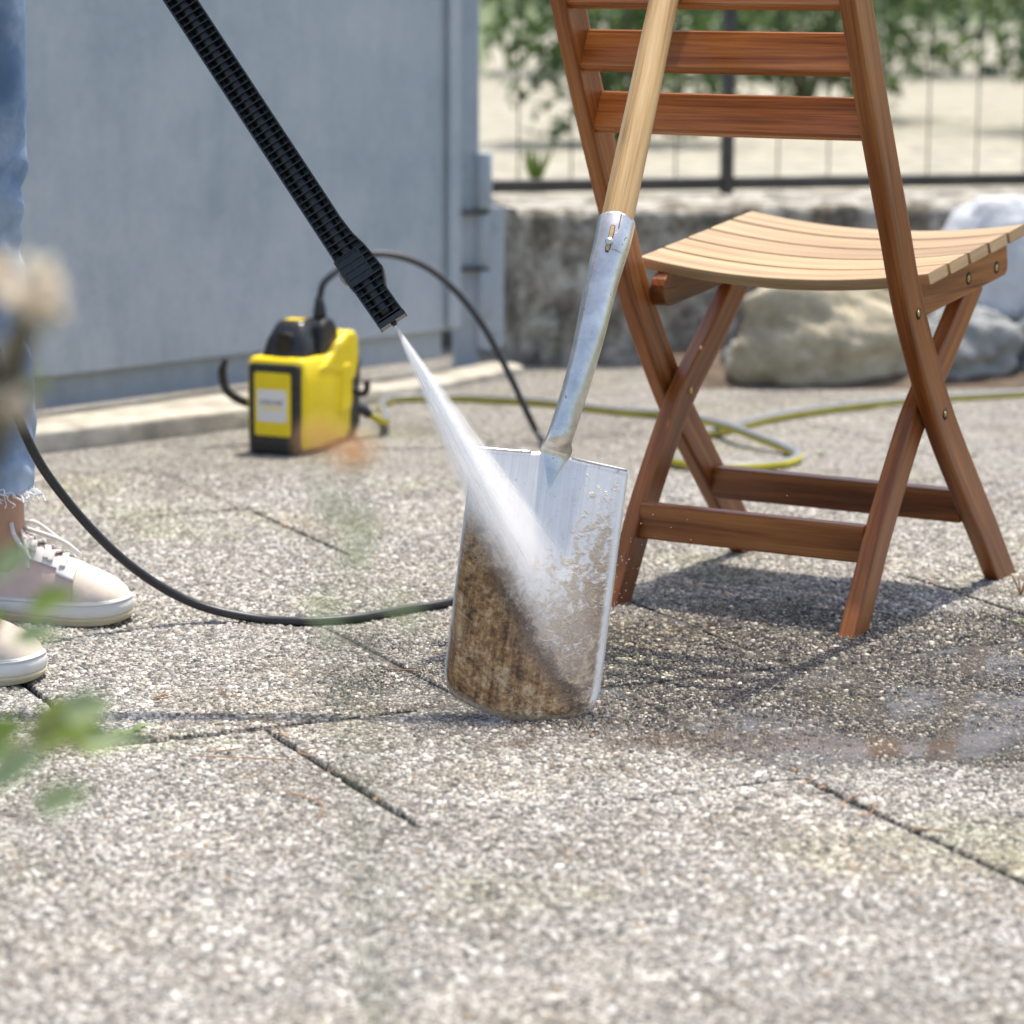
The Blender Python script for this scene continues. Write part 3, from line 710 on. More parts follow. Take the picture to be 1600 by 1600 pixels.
# backrest slats above the picture's edge
for z0 in (.665, .745, .825):
    y0 = np.interp(z0, [.597, .70, .81, .90], [-.417, -.468, -.518, -.556])
    P = [(x, y0 + .004 - .012 * (1 - (x / .19) ** 2), z0) for x in np.linspace(-(W0 - TK), W0 - TK, 15)]
    g = G(); g.sweep(P, round_rect(.008, .027, .003, 2), up=(0, .45, 1), smooth=False); g.build('backrest_slat', M['teak'], chair)

# ================================================================== SPADE leaning on the chair back
SB = np.array([.0085, 3.205, .0])                                  # where the blade's edge touches the paving
TOP = at_y(862, 712, 3.305)                                       # middle of the blade's upper edge
bu = TOP - SB; BL = np.linalg.norm(bu); bu /= BL                   # up the blade
bxv = at_y(985, 721, 3.318) - at_y(740, 700, 3.298); BW = np.linalg.norm(bxv); bxv -= bu * bxv.dot(bu); bxv /= np.linalg.norm(bxv)
bn = np.cross(bxv, bu); bn /= np.linalg.norm(bn)                    # towards the camera
spade = thing('garden_spade', 'muddy steel garden spade with wooden handle, leaning on the chair back', 'spade', SB)
nu, nv = 41, 61; HWB = BW / 2
def blade_pt(x, t):
    """x in -1..1 across, t in 0..1 up"""
    ax = abs(x)
    bot = .026 * x * x + (.022 * ((ax - .86) / .14) ** 2 if ax > .86 else 0)
    top = BL + .002 - .004 * ax + .004 * math.exp(-((ax / .25) ** 1.5))
    y = bot + (top - bot) * t
    hw = HWB * (.985 + .015 * t)
    bulge = .013 * (1 - x * x) * (.35 + .65 * min(1, (1 - t) * 2.2))      # convex back, ridge below the socket
    return SB + bu * y + bxv * x * hw + bn * (bulge - .010)
V = np.array([[blade_pt(-1 + 2 * i / (nu - 1), j / (nv - 1)) for i in range(nu)] for j in range(nv)])
UVb = np.array([[(i / (nu - 1), j / (nv - 1)) for i in range(nu)] for j in range(nv)])
g = G(); g.grid(V, True, UVb); blade = g.build('blade', M['blade'], spade, 0, .0022)
# rolled tread edge on the shoulders
for sg in (-1, 1):
    P = [blade_pt(x, 1.0) for x in np.linspace(sg * .26, sg * .985, 14)]
    g = G(); g.tube(P, .0018, 8); g.build('tread_edge', M['steel'], blade)
HT = at_y(975, 266, 3.4629)                                          # on the handle, at the photograph's upper edge
SO = at_y(959, 345, 3.420)                                          # socket mouth
hd = HT - SO; hd /= np.linalg.norm(hd)
CPN = [blade_pt(.01, .80), blade_pt(.025, .92), blade_pt(.045, 1.0) + bu * .001, at_y(873, 684, 3.309), at_y(884, 650, 3.318), at_y(899, 600, 3.328), at_y(917, 530, 3.346), at_y(936, 442, 3.377), SO - hd * .03, SO]
spine = cr(CPN, 9)
n = len(spine); tt = np.linspace(0, 1, n); ti = np.linspace(0, 1, len(CPN))
rr2 = cr(np.array([(.0015, .0003), (.0080, .0022), (.0185, .0060), (.0155, .0112), (.0152, .0143), (.0156, .0156), (.0172, .0172), (.0195, .0195), (.0216, .0216), (.0222, .0222)]), 9); rx, ry = rr2[:, 0], rr2[:, 1]
a = np.linspace(0, 2 * math.pi, 28, endpoint=False)
sec = np.stack([np.cos(a)[None] * rx[:, None], np.sin(a)[None] * ry[:, None]], -1)
g = G(); g.sweep(spine, sec, up=bn); sock = g.build('socket', M['steel'], spade)
# slot with wood showing and a round-head screw
def on_socket(t, ang, lift=0.0):
    i = t * (n - 1); k = min(int(i), n - 2); p = spine[k] * (1 - (i - k)) + spine[k + 1] * (i - k)
    T = spine[min(k + 1, n - 1)] - spine[max(k - 1, 0)]; T /= np.linalg.norm(T)
    u = bn - T * bn.dot(T); u /= np.linalg.norm(u); sd_ = np.cross(T, u)
    d = u * math.cos(ang) + sd_ * math.sin(ang); r = np.interp(t, tt, rx) + lift
    return p + d * r, d, T, np.cross(d, T)
def slot(t0, t1, ang, hw, lift, name, mat):
    P = []
    for i in range(9):
        t = t0 + (t1 - t0) * i / 8; e = hw * (min(1, (.8 + min(i, 8 - i)) / 1.3)); p, d, T, sdv = on_socket(t, ang, lift); P.append([p - sdv * e, p, p + sdv * e])
    g = G(); g.grid(np.array(P)); return g.build(name, mat, sock)
slot(.838, .925, R(-16), .0030, .0004, 'slot_edge', M['dark_hole']); slot(.841, .922, R(-16), .0023, .0009, 'slot', M['ash'])
p, d, T, sdv = on_socket(.868, R(-17), .0006)
rot = Vector(d).to_track_quat('Z', 'Y').to_matrix()
g = G(); g.ball(p, .0052, 6, 14, (1, 1, .62), rot); sc_ = g.build('screw', M['screw'], sock)
g = G(); g.tube([p - sdv * .002 + d * .0030, p + sdv * .002 + d * .0030], .0006, 6); g.build('screw_slot', M['dark_hole'], sc_) if False else None
P = [on_socket(t, R(2), .0001)[0] for t in np.linspace(.915, 1.0, 8)]
g = G(); g.tube(P, .0005, 6); g.build('seam', M['dark_hole'], sock)
# wooden handle with T grip
HL = .62; P = [SO - hd * .05 + hd * (HL + .05) * k / 20 for k in range(21)]
g = G(); g.tube(P, np.interp(np.linspace(0, 1, 21), [0, .1, 1], [.0188, .0195, .0175]), 24, up=bn); g.build('handle', M['ash'], spade)
print('handle at z .825:', SO + hd * ((.825 - SO[2]) / hd[2]), 'dir', hd)
top = SO + hd * HL; gx = np.cross(hd, bn); gx /= np.linalg.norm(gx)
g = G(); g.tube([top + gx * x for x in np.linspace(-.06, .06, 13)], [.013, .0165, .0175, .018, .018, .018, .0185, .018, .018, .018, .0175, .0165, .013], 18, up=hd); g.build('grip', M['ash'], spade)
rebase(spade)

# ================================================================== SPRAY LANCE
LT = at_y(611, 507, 3.33); LBk = at_y(449, 266, 3.375)
la = LBk - LT; LLEN = np.linalg.norm(la); la /= LLEN               # backwards along the lance
lz = CP - LT; lz -= la * lz.dot(la); lz /= np.linalg.norm(lz)       # towards the camera
lx = np.cross(la, lz)                                               # to the left edge as seen
if lx[0] > 0: pass
lx = -lx if lx[0] < 0 else lx                                       # right-hand side of the lance as seen
lance = thing('spray_lance', 'black ribbed plastic spray lance of the pressure washer with its nozzle pointing at the spade', 'spray lance', LT)
LP = lambda x, s, z: LT + lx * x + la * s + lz * z                  # x right, s back from the tip, z to the camera
HW = .0172; LEN = .53; DP = .0155
def lbox(g, x0, x1, s0, s1, z0, z1):
    v = [LP(x, s, z) for x in (x0, x1) for s in (s0, s1) for z in (z0, z1)]
    g.add(v, [(0, 1, 3, 2), (4, 6, 7, 5), (0, 4, 5, 1), (2, 3, 7, 6), (0, 2, 6, 4), (1, 5, 7, 3)])
def redge(s): return 1.13 * np.interp(s, [0, .018, .040, .048, .060, .0605, .092, .0921, .112, .135, .16, 2], [.0165, .0155, .0150, .0185, .0232, .0232, .0205, .0205, .0165, .0150, .0152, .0152])
def ledge(s): return 1.13 * np.interp(s, [0, .02, .05, .06, .09, .1, 2], [-.0145, -.0150, -.0158, -.0165, -.0165, -.0155, -.0152])
g = G()                                                              # right side wall, follows the outline
ss = np.r_[np.linspace(.0, .06, 22), np.linspace(.0605, .092, 8), np.linspace(.0925, .17, 22), np.linspace(.18, LEN, 10)]
for f, sg in ((redge, -1), (ledge, 1)):
    rows = []
    for s in ss:
        e = f(s); rows.append([LP(e, s, DP), LP(e + sg * .0022, s, DP), LP(e + sg * .0022, s, -DP), LP(e, s, -DP), LP(e, s, DP)])
    g2 = G(); g2.grid(np.array(rows), False); g2.build('side_wall', M['black'], lance, .0006)
g = G(); rows = [[LP(ledge(s) + .001, s, -.003), LP(redge(s) - .001, s, -.003)] for s in ss]; g.grid(np.array(rows), False); g.build('web', M['black'], lance, 0, .002)
g = G(); g.tube([LP(0, s, .0) for s in np.linspace(.004, LEN, 30)], .0092, 18, up=lz); g.build('inner_tube', M['black'], lance)
s = .0095
while s < LEN - .01:
    if not (.0585 < s < .093):
        g = G(); lbox(g, ledge(s) + .001, redge(s) - .001, s - .0006, s + .0006, -DP + .001, DP - .0012); g.build('rib', M['black'], lance)
    s += .0086
g = G(); out = [LP(ledge(.0) - .0003, .0065, 0), LP(ledge(0), .0012, 0), LP(ledge(0) + .0015, 0, 0), LP(redge(0) - .0015, 0, 0), LP(redge(0) + .0004, .0012, 0), LP(redge(0), .0065, 0)]
g.prism([p - lz * DP for p in out], lz * 2 * DP); cap = g.build('nozzle_cap', M['black'], lance, .0012)
g = G(); g.tube([LP(.001, .001, .002), LP(.001, -.004, .002)], [.0040, .0030], 12, up=lz); g.build('nozzle', M['black'], cap)
# collar with a grid of raised ribs
g = G(); lbox(g, ledge(.07) - .0005, .0138, .0585, .0935, -.017, .0130); col_ = g.build('collar', M['black'], lance, .0012)
for s in (.0590, .0675, .0760, .0845, .0930):
    g = G(); lbox(g, ledge(.07) - .0008, redge(s) - .0004 if s > .06 else redge(s), s - .0007, s + .0007, -.0168, .0164); g.build('rib', M['black'], col_)
for x in (-.0018, .0132):
    g = G(); lbox(g, x - .0006, x + .0006, .0590, .0930, .0110, .0162); g.build('rib', M['black'], col_)
g = G(); g.ball(LP(ledge(.07) - .001, .074, .002), .0085, 8, 14, (.42, 1.05, .8), Matrix((lx, la, lz)).transposed()); g.build('latch_button', M['grey_plastic'], col_)
# trigger gun, above the picture
g = G(); gunp = cr([LP(0, LEN - .03, 0), LP(0, LEN + .05, 0), LP(.004, LEN + .13, 0), LP(.0, LEN + .17, 0)], 5)
g.sweep(gunp, round_rect(.021, .018, .006, 3), up=lz); g.build('gun_body', M['yellow'], lance)
GH0 = LP(-.004, LEN + .13, 0); GHd = np.array([-.75, .06, -.66]); GHd /= np.linalg.norm(GHd)
g = G(); g.sweep([GH0 + GHd * t for t in np.linspace(-.02, .125, 9)], round_rect(.0165, .014, .008, 3), up=lz); gh = g.build('gun_grip', M['black'], lance)
g = G(); g.tube(cr([LP(-.018, LEN + .085, 0), LP(-.035, LEN + .075, 0), GH0 + GHd * .05 + np.array([.035, 0, .0]), GH0 + GHd * .09 + np.array([.03, 0, 0])], 5), .005, 8); g.build('trigger', M['black'], lance)
rebase(lance)
HAND = GH0 + GHd * .05; HOSE_TOP = GH0 + GHd * .125
print('hand', HAND, 'hose', HOSE_TOP)

# ================================================================== PRESSURE WASHER
wc = at_z(452, 716); WY = R(-24)
washer = thing('pressure_washer', 'yellow and black compact battery pressure washer on the patio before the gate', 'pressure washer', (wc[0] + .012, wc[1] + .105, 0), WY)
# local: x right along the front, y to the rear, z up
def loft(g, secs, smooth=False):
    """secs: list of (z, outline[(x,y)])"""
    m = len(secs[0][1]); v = [(x, y, z) for z, o in secs for x, y in o]
    f = [tuple(reversed(range(m))), tuple((len(secs) - 1) * m + k for k in range(m))]
    f += [(l * m + k, l * m + (k + 1) % m, (l + 1) * m + (k + 1) % m, (l + 1) * m + k) for l in range(len(secs) - 1) for k in range(m)]
    g.add(v, f, None, smooth)
def rr_(hx, y0, y1, r): 
    q = round_rect(hx, (y1 - y0) / 2, r, 3); return [(x, y + (y0 + y1) / 2) for x, y in q]
g = G(); loft(g, [(.012, rr_(.058, -.094, .080, .012)), (.03, rr_(.0605, -.096, .088, .014)), (.125, rr_(.0605, -.096, .096, .014)), (.162, rr_(.0590, -.095, .096, .014)), (.172, rr_(.0540, -.090, .090, .012))], True); g.build('body', M['yellow'], washer, .002)
# raised carrying end at the back
side = [(-.060, .150), (-.02, .160), (.035, .190), (.072, .208), (.096, .207), (.112, .192), (.112, .150), (.100, .120), (.085, .112), (.06, .125), (.0, .14)]
g = G(); g.prism([(-.052, y, z) for y, z in side], (.104 + .0115, 0, 0)); g.build('rear_shell', M['yellow'], washer, .008, seg=3)
g = G(); g.prism([(.048, y, z) for y, z in [(.030, .060), (.075, .060), (.082, .075), (.082, .145), (.070, .152), (.045, .150)]], (.0175, 0, 0)); g.build('side_bulge', M['yellow'], washer, .006, seg=3)
g = G(); g.prism([(-.05, y, z) for y, z in [(.04, .0), (.10, .0), (.128, .03), (.130, .15), (.110, .178), (.09, .12), (.075, .05)]], (.100 + .007, 0, 0)); g.build('rear_frame', M['black'], washer, .004)
g = G(); loft(g, [(.0, rr_(.050, -.100, .055, .01)), (.006, rr_(.053, -.103, .06, .01)), (.022, rr_(.053, -.103, .06, .01))]); g.build('base', M['black'], washer, .002)
# battery: black frame, yellow face, white label
def fplate(g, x0, x1, z0, z1, y0, y1, r):
    g.prism([(x + (x0 + x1) / 2, y0, z + (z0 + z1) / 2) for x, z in round_rect((x1 - x0) / 2, (z1 - z0) / 2, r, 3)], (0, y1 - y0, 0))
g = G(); fplate(g, -.049, .053, .014, .163, -.1045, -.09, .007); bat = g.build('battery_frame', M['black'], washer, .0025)
g = G(); fplate(g, -.036, .037, .034, .148, -.1075, -.10, .005); g.build('battery_face', M['yellow'], bat, .002)
g = G(); fplate(g, -.029, .030, .060, .118, -.1087, -.107, .004); lab = g.build('battery_label', M['label'], bat)
tc = bpy.data.curves.new('lettering', 'FONT'); tc.body = 'K\u00c4RCHER'; tc.align_x = 'CENTER'; tc.align_y = 'CENTER'; tc.size = .0105; tc.extrude = .0003
to = link('lettering_curve', tc); dg_ = bpy.context.evaluated_depsgraph_get(); lm_ = bpy.data.meshes.new_from_object(to.evaluated_get(dg_)); bpy.data.objects.remove(to); to = link('lettering', lm_, bat); to.location = (0, -.1091, .0945); to.rotation_euler = (R(90), 0, 0); lm_.materials.clear(); lm_.materials.append(M['ink'])
g = G(); fplate(g, -.020, .020, .0825, .086, -.1091, -.1085, .001); g.build('lettering_underline', M['yellow'], bat)
# black hump with handle recess on top
g = G(); loft(g, [(.166, rr_(.046, -.070, .045, .012)), (.20, rr_(.040, -.058, .042, .012)), (.226, rr_(.030, -.044, .040, .012)), (.233, rr_(.024, -.036, .036, .010))], True); hump = g.build('top_housing', M['black'], washer, .002)
g = G(); fplate(g, -.012, .017, .172, .214, -.0655, -.05, .008); g.build('handle_recess', M['dark_hole'], hump)
g = G(); fplate(g, -.018, .014, .2335, .2350, -.030, .0, .001); g.build('top_badge', M['yellow'], hump)
g = G(); g.prism([(.010, y, z) for y, z in [(-.02, .172), (.055, .172), (.052, .212), (.03, .236), (.005, .236), (-.01, .224)]], (.042, 0, 0)); cn = g.build('hose_connector', M['black'], washer, .006, seg=3)
g = G(); g.tube([(.031, .018, .230), (.031, .018, .246), (.031, .018, .258), (.031, .018, .272)], [.0125, .0120, .0100, .0078], 14); g.build('strain_relief', M['black'], cn)
# hose hooks left and right
g = G(); g.tube(cr([(-.055, .03, .085), (-.095, .0, .072), (-.132, -.03, .095), (-.142, -.035, .130), (-.134, -.035, .158)], 5), np.interp(np.linspace(0, 1, 21), [0, .4, .8, 1], [.008, .0085, .008, .005]), 10); g.build('hose_hook', M['black'], washer)
g = G(); g.tube(cr([(.05, .10, .100), (.070, .108, .088), (.080, .108, .098), (.079, .108, .114)], 5), .0065, 10); g.build('hose_hook', M['black'], washer)
g = G(); g.tube(cr([(.04, .115, .06), (.055, .135, .055), (.062, .150, .045)], 4), .010, 12); g.build('water_inlet', M['black'], washer)
washer_m = Matrix.Translation(washer.location) @ Matrix.Rotation(WY, 4, 'Z')
CONN = np.array(washer_m @ Vector((.031, .018, .270))); INLET = np.array(washer_m @ Vector((.062, .150, .045)))

# ================================================================== HOSES
HR = .0062
hz = .0062
pts = [HOSE_TOP, HOSE_TOP + np.array([-.03, .05, -.04]), np.array([-.664, 3.53, .72]), np.array([-.668, 3.585, .56]), np.array([-.655, 3.60, .41]), at_y(38, 686, 3.60), at_y(105, 790, 3.64), at_y(200, 886, 3.68), at_y(300, 946, 3.715)]
pts += [at_z(400, 970, hz), at_z(480, 974, hz), at_z(560, 968, hz), at_z(640, 953, hz), at_z(700, 943, hz), at_z(770, 922, hz), at_z(850, 878, hz), at_z(905, 820, hz), at_z(905, 762, hz), at_z(868, 712, hz)]
pts += [at_y(842, 682, 5.24), at_y(820, 640, 5.24), at_y(795, 588, 5.25), at_y(752, 510, 5.26), at_y(705, 452, 5.26), at_y(655, 415, 5.26), at_y(600, 399, 5.25), at_y(556, 405, 5.24), at_y(527, 423, CONN[1] + .02), CONN + np.array([.008, .004, .028]), CONN]
g = G(); g.tube(cr(pts, 12), HR, 12); ph = g.build('pressure_hose', M['black_hose'])
tag(ph, 'thin black high-pressure hose curving over the patio from washer to lance', 'hose')
gz = .0088
pts = [INLET, INLET + np.array([.03, .05, -.02]), at_z(600, 628, gz), at_z(690, 622, gz), at_z(780, 624, gz), at_z(860, 629, gz), at_z(960, 640, gz), at_z(1050, 645, gz * 1.4), at_z(1110, 656, gz * 2.3), at_z(1140, 664, gz * 3.0), at_z(1180, 678, gz * 2.4), at_z(1225, 695, gz * 1.2), at_z(1246, 708, gz), at_z(1222, 720, gz), at_z(1150, 726, gz), at_z(1075, 722, gz), at_z(1036, 710, gz), at_z(1046, 692, gz), at_z(1090, 677, gz), at_z(1140, 665, gz), at_z(1200, 649, gz), at_z(1300, 632, gz), at_z(1420, 619, gz), at_z(1600, 606, gz), at_z(1720, 600, gz), at_z(1900, 600, gz)]
g = G(); g.tube(cr(pts, 10), .0088, 14, up=(0, 0, 1)); gh_ = g.build('garden_hose', M['hose'])
tag(gh_, 'yellow and grey garden hose looping across the patio behind the chair', 'hose')

# ================================================================== PERSON holding the lance (only the far leg and the shoes reach into the picture)
person = thing('person', 'person in rolled blue jeans and pale pink lace-up sneakers standing at the left edge', 'person', (-.71, 3.58, 0))
def make_shoe(loc, yaw):
    Mx = Matrix.Translation(loc) @ Matrix.Rotation(yaw, 4, 'Z')
    T = lambda x, y, z: Mx @ Vector((x, y, z))
    xs = [0, .008, .03, .07, .11, .15, .185, .212, .235, .250, .259, .263]
    hw = [.006, .021, .0305, .031, .032, .037, .0425, .0435, .040, .032, .0205, .005]
    cy_ = [0, 0, 0, .001, .002, .002, .001, 0, -.001, -.003, -.005, -.006]
    def half(x): return np.interp(x, xs, hw)
    def cen(x): return np.interp(x, xs, cy_)
    def spring(x): return .006 * max(0, (x - .19) / .07) ** 2
    # sole: outsole, foxing, rim
    X = np.unique(np.r_[np.linspace(0, .012, 5), np.linspace(.012, .24, 24), np.linspace(.24, .263, 9)])
    def band(z0, z1, e0, e1, name, mat, parent):
        ring = [(x, cen(x) + half(x), x) for x in X] + [(x, cen(x) - half(x), x) for x in X[::-1]]
        q = []
        for z, e in ((z0, e0), ((z0 * .75 + z1 * .25), e0 + .0015), ((z0 + z1) / 2, (e0 + e1) / 2 + .002), ((z0 * .25 + z1 * .75), e1 + .0015), (z1, e1)):
            q.append([T(x + (e if x > .24 else (-e if x < .02 else 0)), y + math.copysign(e, y - cen(xx)), z + spring(xx)) for x, y, xx in ring])
        m = len(ring); v = [p for r in q for p in r]
        f = [tuple(reversed(range(m))), tuple(range(4 * m, 5 * m))] + [(l * m + k, l * m + (k + 1) % m, (l + 1) * m + (k + 1) % m, (l + 1) * m + k) for l in range(4) for k in range(m)]
        g = G(); g.add(v, f, None, True); return g.build(name, mat, parent)
    hs_ = lambda x: .0285
    def arch(x, a, lift=0.):
        zs = .022 + spring(x)
        h = np.interp(x, [0, .015, .05, .085, .105, .13, .16, .19, .215, .235, .250, .259, .264], [.080, .092, .098, .105, .111, .102, .087, .075, .066, .0575, .048, .038, .028])
        w = half(x) - .0005; c, sn = math.cos(a), math.sin(a)
        y = cen(x) + (w + lift) * math.copysign(abs(c) ** .72, c); z = zs + (h - zs + lift) * abs(sn) ** .85
        narrow = np.interp(x, [0, .05, .1, .15, .2, .264], [.3, .35, .40, .30, .12, 0]); y = cen(x) + (y - cen(x)) * (1 - narrow * (abs(sn) ** 1.2))
        return T(x - (.004 * (sn if x < .02 else 0)), y, z)
    def patch(x0, x1, a0, a1, lift, name, mat, parent, nx=26, na=22, taper=None):
        rows = []
        for i in range(nx):
            x = x0 + (x1 - x0) * i / (nx - 1); b0, b1 = (a0, a1) if taper is None else taper(x)
            rows.append([arch(x, b0 + (b1 - b0) * k / (na - 1), lift) for k in range(na)])
        g = G(); g.grid(np.array([[tuple(p) for p in r] for r in rows])); return g.build(name, mat, parent, 0, .0012 if lift else 0)
    up_ = patch(0, .264, 0, math.pi, 0, 'shoe', M['shoe_pink'], person, 44, 30)
    band(.0, .010, -.002, .0015, 'outsole', M['sole_cream'], up_); band(.0095, .027, .0010, .0010, 'midsole', M['sole'], up_); band(.0265, .0315, .0008, -.001, 'sole_rim', M['sole'], up_)
    patch(.196, .2635, 0, math.pi, .0008, 'toe_cap', M['shoe_cream'], up_)
    for a0, a1 in ((38, 72), (108, 142)):
        patch(.095, .192, R(a0), R(a1), .0016, 'eyestay', M['shoe_white'], up_, taper=lambda x, a0=a0, a1=a1: (R(a0 + (16 if a0 < 90 else 0) * (x - .095) / .097 - (0)), R(a1 - (16 if a0 > 90 else 0) * (x - .095) / .097)))
    patch(.17, .196, R(40), R(140), .0018, 'vamp_overlay', M['shoe_white'], up_)
    patch(0, .045, 0, math.pi, .0015, 'heel_counter', M['shoe_white'], up_)
    patch(.088, .125, R(62), R(118), .006, 'tongue', M['shoe_pink'], up_)
    for i in range(6):
        x = .112 + i * .0125; P = [tuple(arch(x + (.006 if k > 3 else -.002) * (1 if i % 2 else -1) * .5, R(56 + 68 * k / 6), .0045 - .0015 * abs(k - 3) / 3)) for k in range(7)]
        g = G(); g.sweep(cr(P, 3), round_rect(.0042, .0018, .001, 2)); g.build('lace', M['lace'], up_)
    A = np.array(arch(.105, R(90), .008))
    ax = np.array(Mx.to_3x3() @ Vector((1, 0, 0))); ay = np.array(Mx.to_3x3() @ Vector((0, 1, 0)))
    for pts in ([A, A + ay * -.018 + np.array([0, 0, .012]), A - ay * .036 + ax * .012 + np.array([0, 0, -.004]), A - ay * .034 + ax * .030 + np.array([0, 0, -.034]), A - ay * .022 + ax * .012 + np.array([0, 0, -.018]), A],
                [A, A + ay * .012 + ax * .02 + np.array([0, 0, .006]), A + ay * .020 + ax * .055 + np.array([0, 0, -.020]), A + ay * .016 + ax * .082 + np.array([0, 0, -.036]), A + ay * .006 + ax * .06 + np.array([0, 0, -.016]), A + ax * .012],
                [A, A - ay * .02 + ax * .018 + np.array([0, 0, -.008]), A - ay * .038 + ax * .03 + np.array([0, 0, -.046])], [A, A + ay * .02 - ax * .005 + np.array([0, 0, .004]), A + ay * .04 + np.array([0, 0, -.03])]):
        g = G(); g.tube(cr(pts, 6), .0030, 8); g.build('lace', M['lace'], up_)
    g = G(); g.ball(A, .006, 6, 8); g.build('lace_knot', M['lace'], up_)
    return up_
toe1 = at_z(203, 984); y1 = R(-13); make_shoe((toe1[0] - .263 * math.cos(y1), toe1[1] - .263 * math.sin(y1) + .022, 0), y1)
toe2 = at_z(66, 1078); y2 = R(-16); make_shoe((toe2[0] - .263 * math.cos(y2), toe2[1] - .263 * math.sin(y2) + .016, 0), y2)
# jeans
def leg_tube(g, path, rad, fold):
    P = cr(path, 14); n = len(P); r = np.interp(np.linspace(0, 1, n), np.linspace(0, 1, len(rad)), rad); K = 40
    a = np.linspace(0, 2 * math.pi, K, endpoint=False); sec = np.zeros((n, K, 2))
    for i in range(n):
        z = P[i, 2]
        for k in range(K):
            f = fold(z); d = f * .011 * mnoise.noise((math.cos(a[k]) * 1.1, math.sin(a[k]) * 1.1 + 4, z * 34 + .6 * math.sin(a[k] * 2))) + .004 * mnoise.noise((math.cos(a[k]) * 2, math.sin(a[k]) * 2, z * 9))
            sec[i, k] = (math.cos(a[k]) * (r[i] + d), math.sin(a[k]) * (r[i] + d))
    g.sweep(P, sec, up=(0, 1, 0), caps=False)
fold = lambda z: .25 + 1.0 * math.exp(-((z - .49) / .10) ** 2) + .5 * math.exp(-((z - .20) / .05) ** 2)
g = G()
leg_tube(g, [(-.705, 3.665, .93), (-.697, 3.69, .78), (-.690, 3.715, .62), (-.691, 3.725, .50), (-.683, 3.742, .36), (-.677, 3.750, .25), (-.675, 3.753, .170)], [.088, .080, .064, .0560, .0520, .0465, .0430], fold)
leg_tube(g, [(-.735, 3.51, .93), (-.748, 3.49, .78), (-.750, 3.46, .62), (-.748, 3.44, .50), (-.748, 3.43, .36), (-.745, 3.440, .25), (-.742, 3.443, .170)], [.092, .086, .074, .0635, .0580, .0520, .0480], fold)
el = np.stack([np.cos(np.linspace(0, 2 * math.pi, 32, endpoint=False)), np.sin(np.linspace(0, 2 * math.pi, 32, endpoint=False))], -1)
P = np.array([(-.72, 3.585, z) for z in (.80, .86, .92, .98, 1.03)]); sx = np.array([.060, .098, .108, .102, .092]); sy = np.array([.110, .172, .178, .165, .150])
g.sweep(P, el[None] * np.stack([sy, sx], -1)[:, None], up=(1, 0, 0)); jeans = g.build('jeans', M['denim'], person, 0, .003)
for sd_, cx_, cy2 in ((0, -.675, 3.753), (1, -.742, 3.443)):
    for k in range(26):
        a0 = R(-75 + 150 * k / 25) if k < 16 else random.uniform(0, 6.28); rr = .0445; q = np.array([cx_ + rr * math.cos(a0), cy2 + rr * math.sin(a0), .172])
        P = [q]
        for _ in range(4): P.append(P[-1] + np.array([math.cos(a0) * random.uniform(0, .006) + random.uniform(-.006, .006), math.sin(a0) * random.uniform(0, .006) + random.uniform(-.006, .006), random.uniform(-.008, .0035)]))
        g = G(); g.tube(cr(P, 4), .0009, 5); g.build('frayed_thread', M['thread'], jeans)
# body: one skinned surface
def skinned(name, pts, edges, mat, parent, root=0, sub=2):
    me = bpy.data.meshes.new(name); me.from_pydata([tuple(p[:3]) for p in pts], edges, []); me.materials.append(mat)
    o = link(name, me, parent); md = o.modifiers.new('skin', 'SKIN'); md.use_smooth_shade = True
    for i, p in enumerate(pts):
        sv = me.skin_vertices[0].data[i]; sv.radius = p[3] if isinstance(p[3], tuple) else (p[3], p[3]); sv.use_root = (i == root)
    ms = o.modifiers.new('sub', 'SUBSURF'); ms.levels = sub; ms.render_levels = sub
    return o
wr = HAND + np.array([-.07, -.005, .055])
pts = [(-.72, 3.585, .95, (.115, .085)), (-.71, 3.585, 1.12, (.105, .075)), (-.69, 3.585, 1.30, (.125, .085)), (-.675, 3.585, 1.43, .050), (-.665, 3.585, 1.50, .048), (-.655, 3.585, 1.58, (.072, .085)), (-.655, 3.585, 1.67, (.066, .078)),
       (-.710, 3.665, .86, .064), (-.694, 3.722, .50, .040), (-.679, 3.746, .28, .036), (-.674, 3.755, .11, .033), (-.655, 3.753, .048, .024),
       (-.738, 3.505, .86, .064), (-.750, 3.443, .50, .040), (-.746, 3.438, .28, .036), (-.742, 3.446, .11, .033), (-.722, 3.442, .048, .024),
       (-.685, 3.44, 1.385, .052), (-.72, 3.385, 1.14, .038), (wr[0], wr[1], wr[2], .026),
       (-.685, 3.73, 1.385, .052), (-.80, 3.83, 1.16, .038), (-.79, 3.76, 1.00, .027), (-.760, 3.755, .965, (.030, .018))]
edges = [(0, 1), (1, 2), (2, 3), (3, 4), (4, 5), (5, 6), (0, 7), (7, 8), (8, 9), (9, 10), (10, 11), (0, 12), (12, 13), (13, 14), (14, 15), (15, 16), (2, 17), (17, 18), (18, 19), (2, 20), (20, 21), (21, 22), (22, 23)]
body = skinned('body', pts, edges, M['skin'], person)
g = G()                                                             # hand closed on the gun grip: palm and five bent fingers
sdv = np.cross(GHd, [0, 1, 0]); sdv /= np.linalg.norm(sdv); fv = np.cross(GHd, sdv)
g.tube(cr([wr, HAND - sdv * .0 + fv * .026 - GHd * .01, HAND + fv * .024 + GHd * .03], 5), [.024, .026, .028, .028, .028, .027, .026, .024, .022, .02, .018], 12)
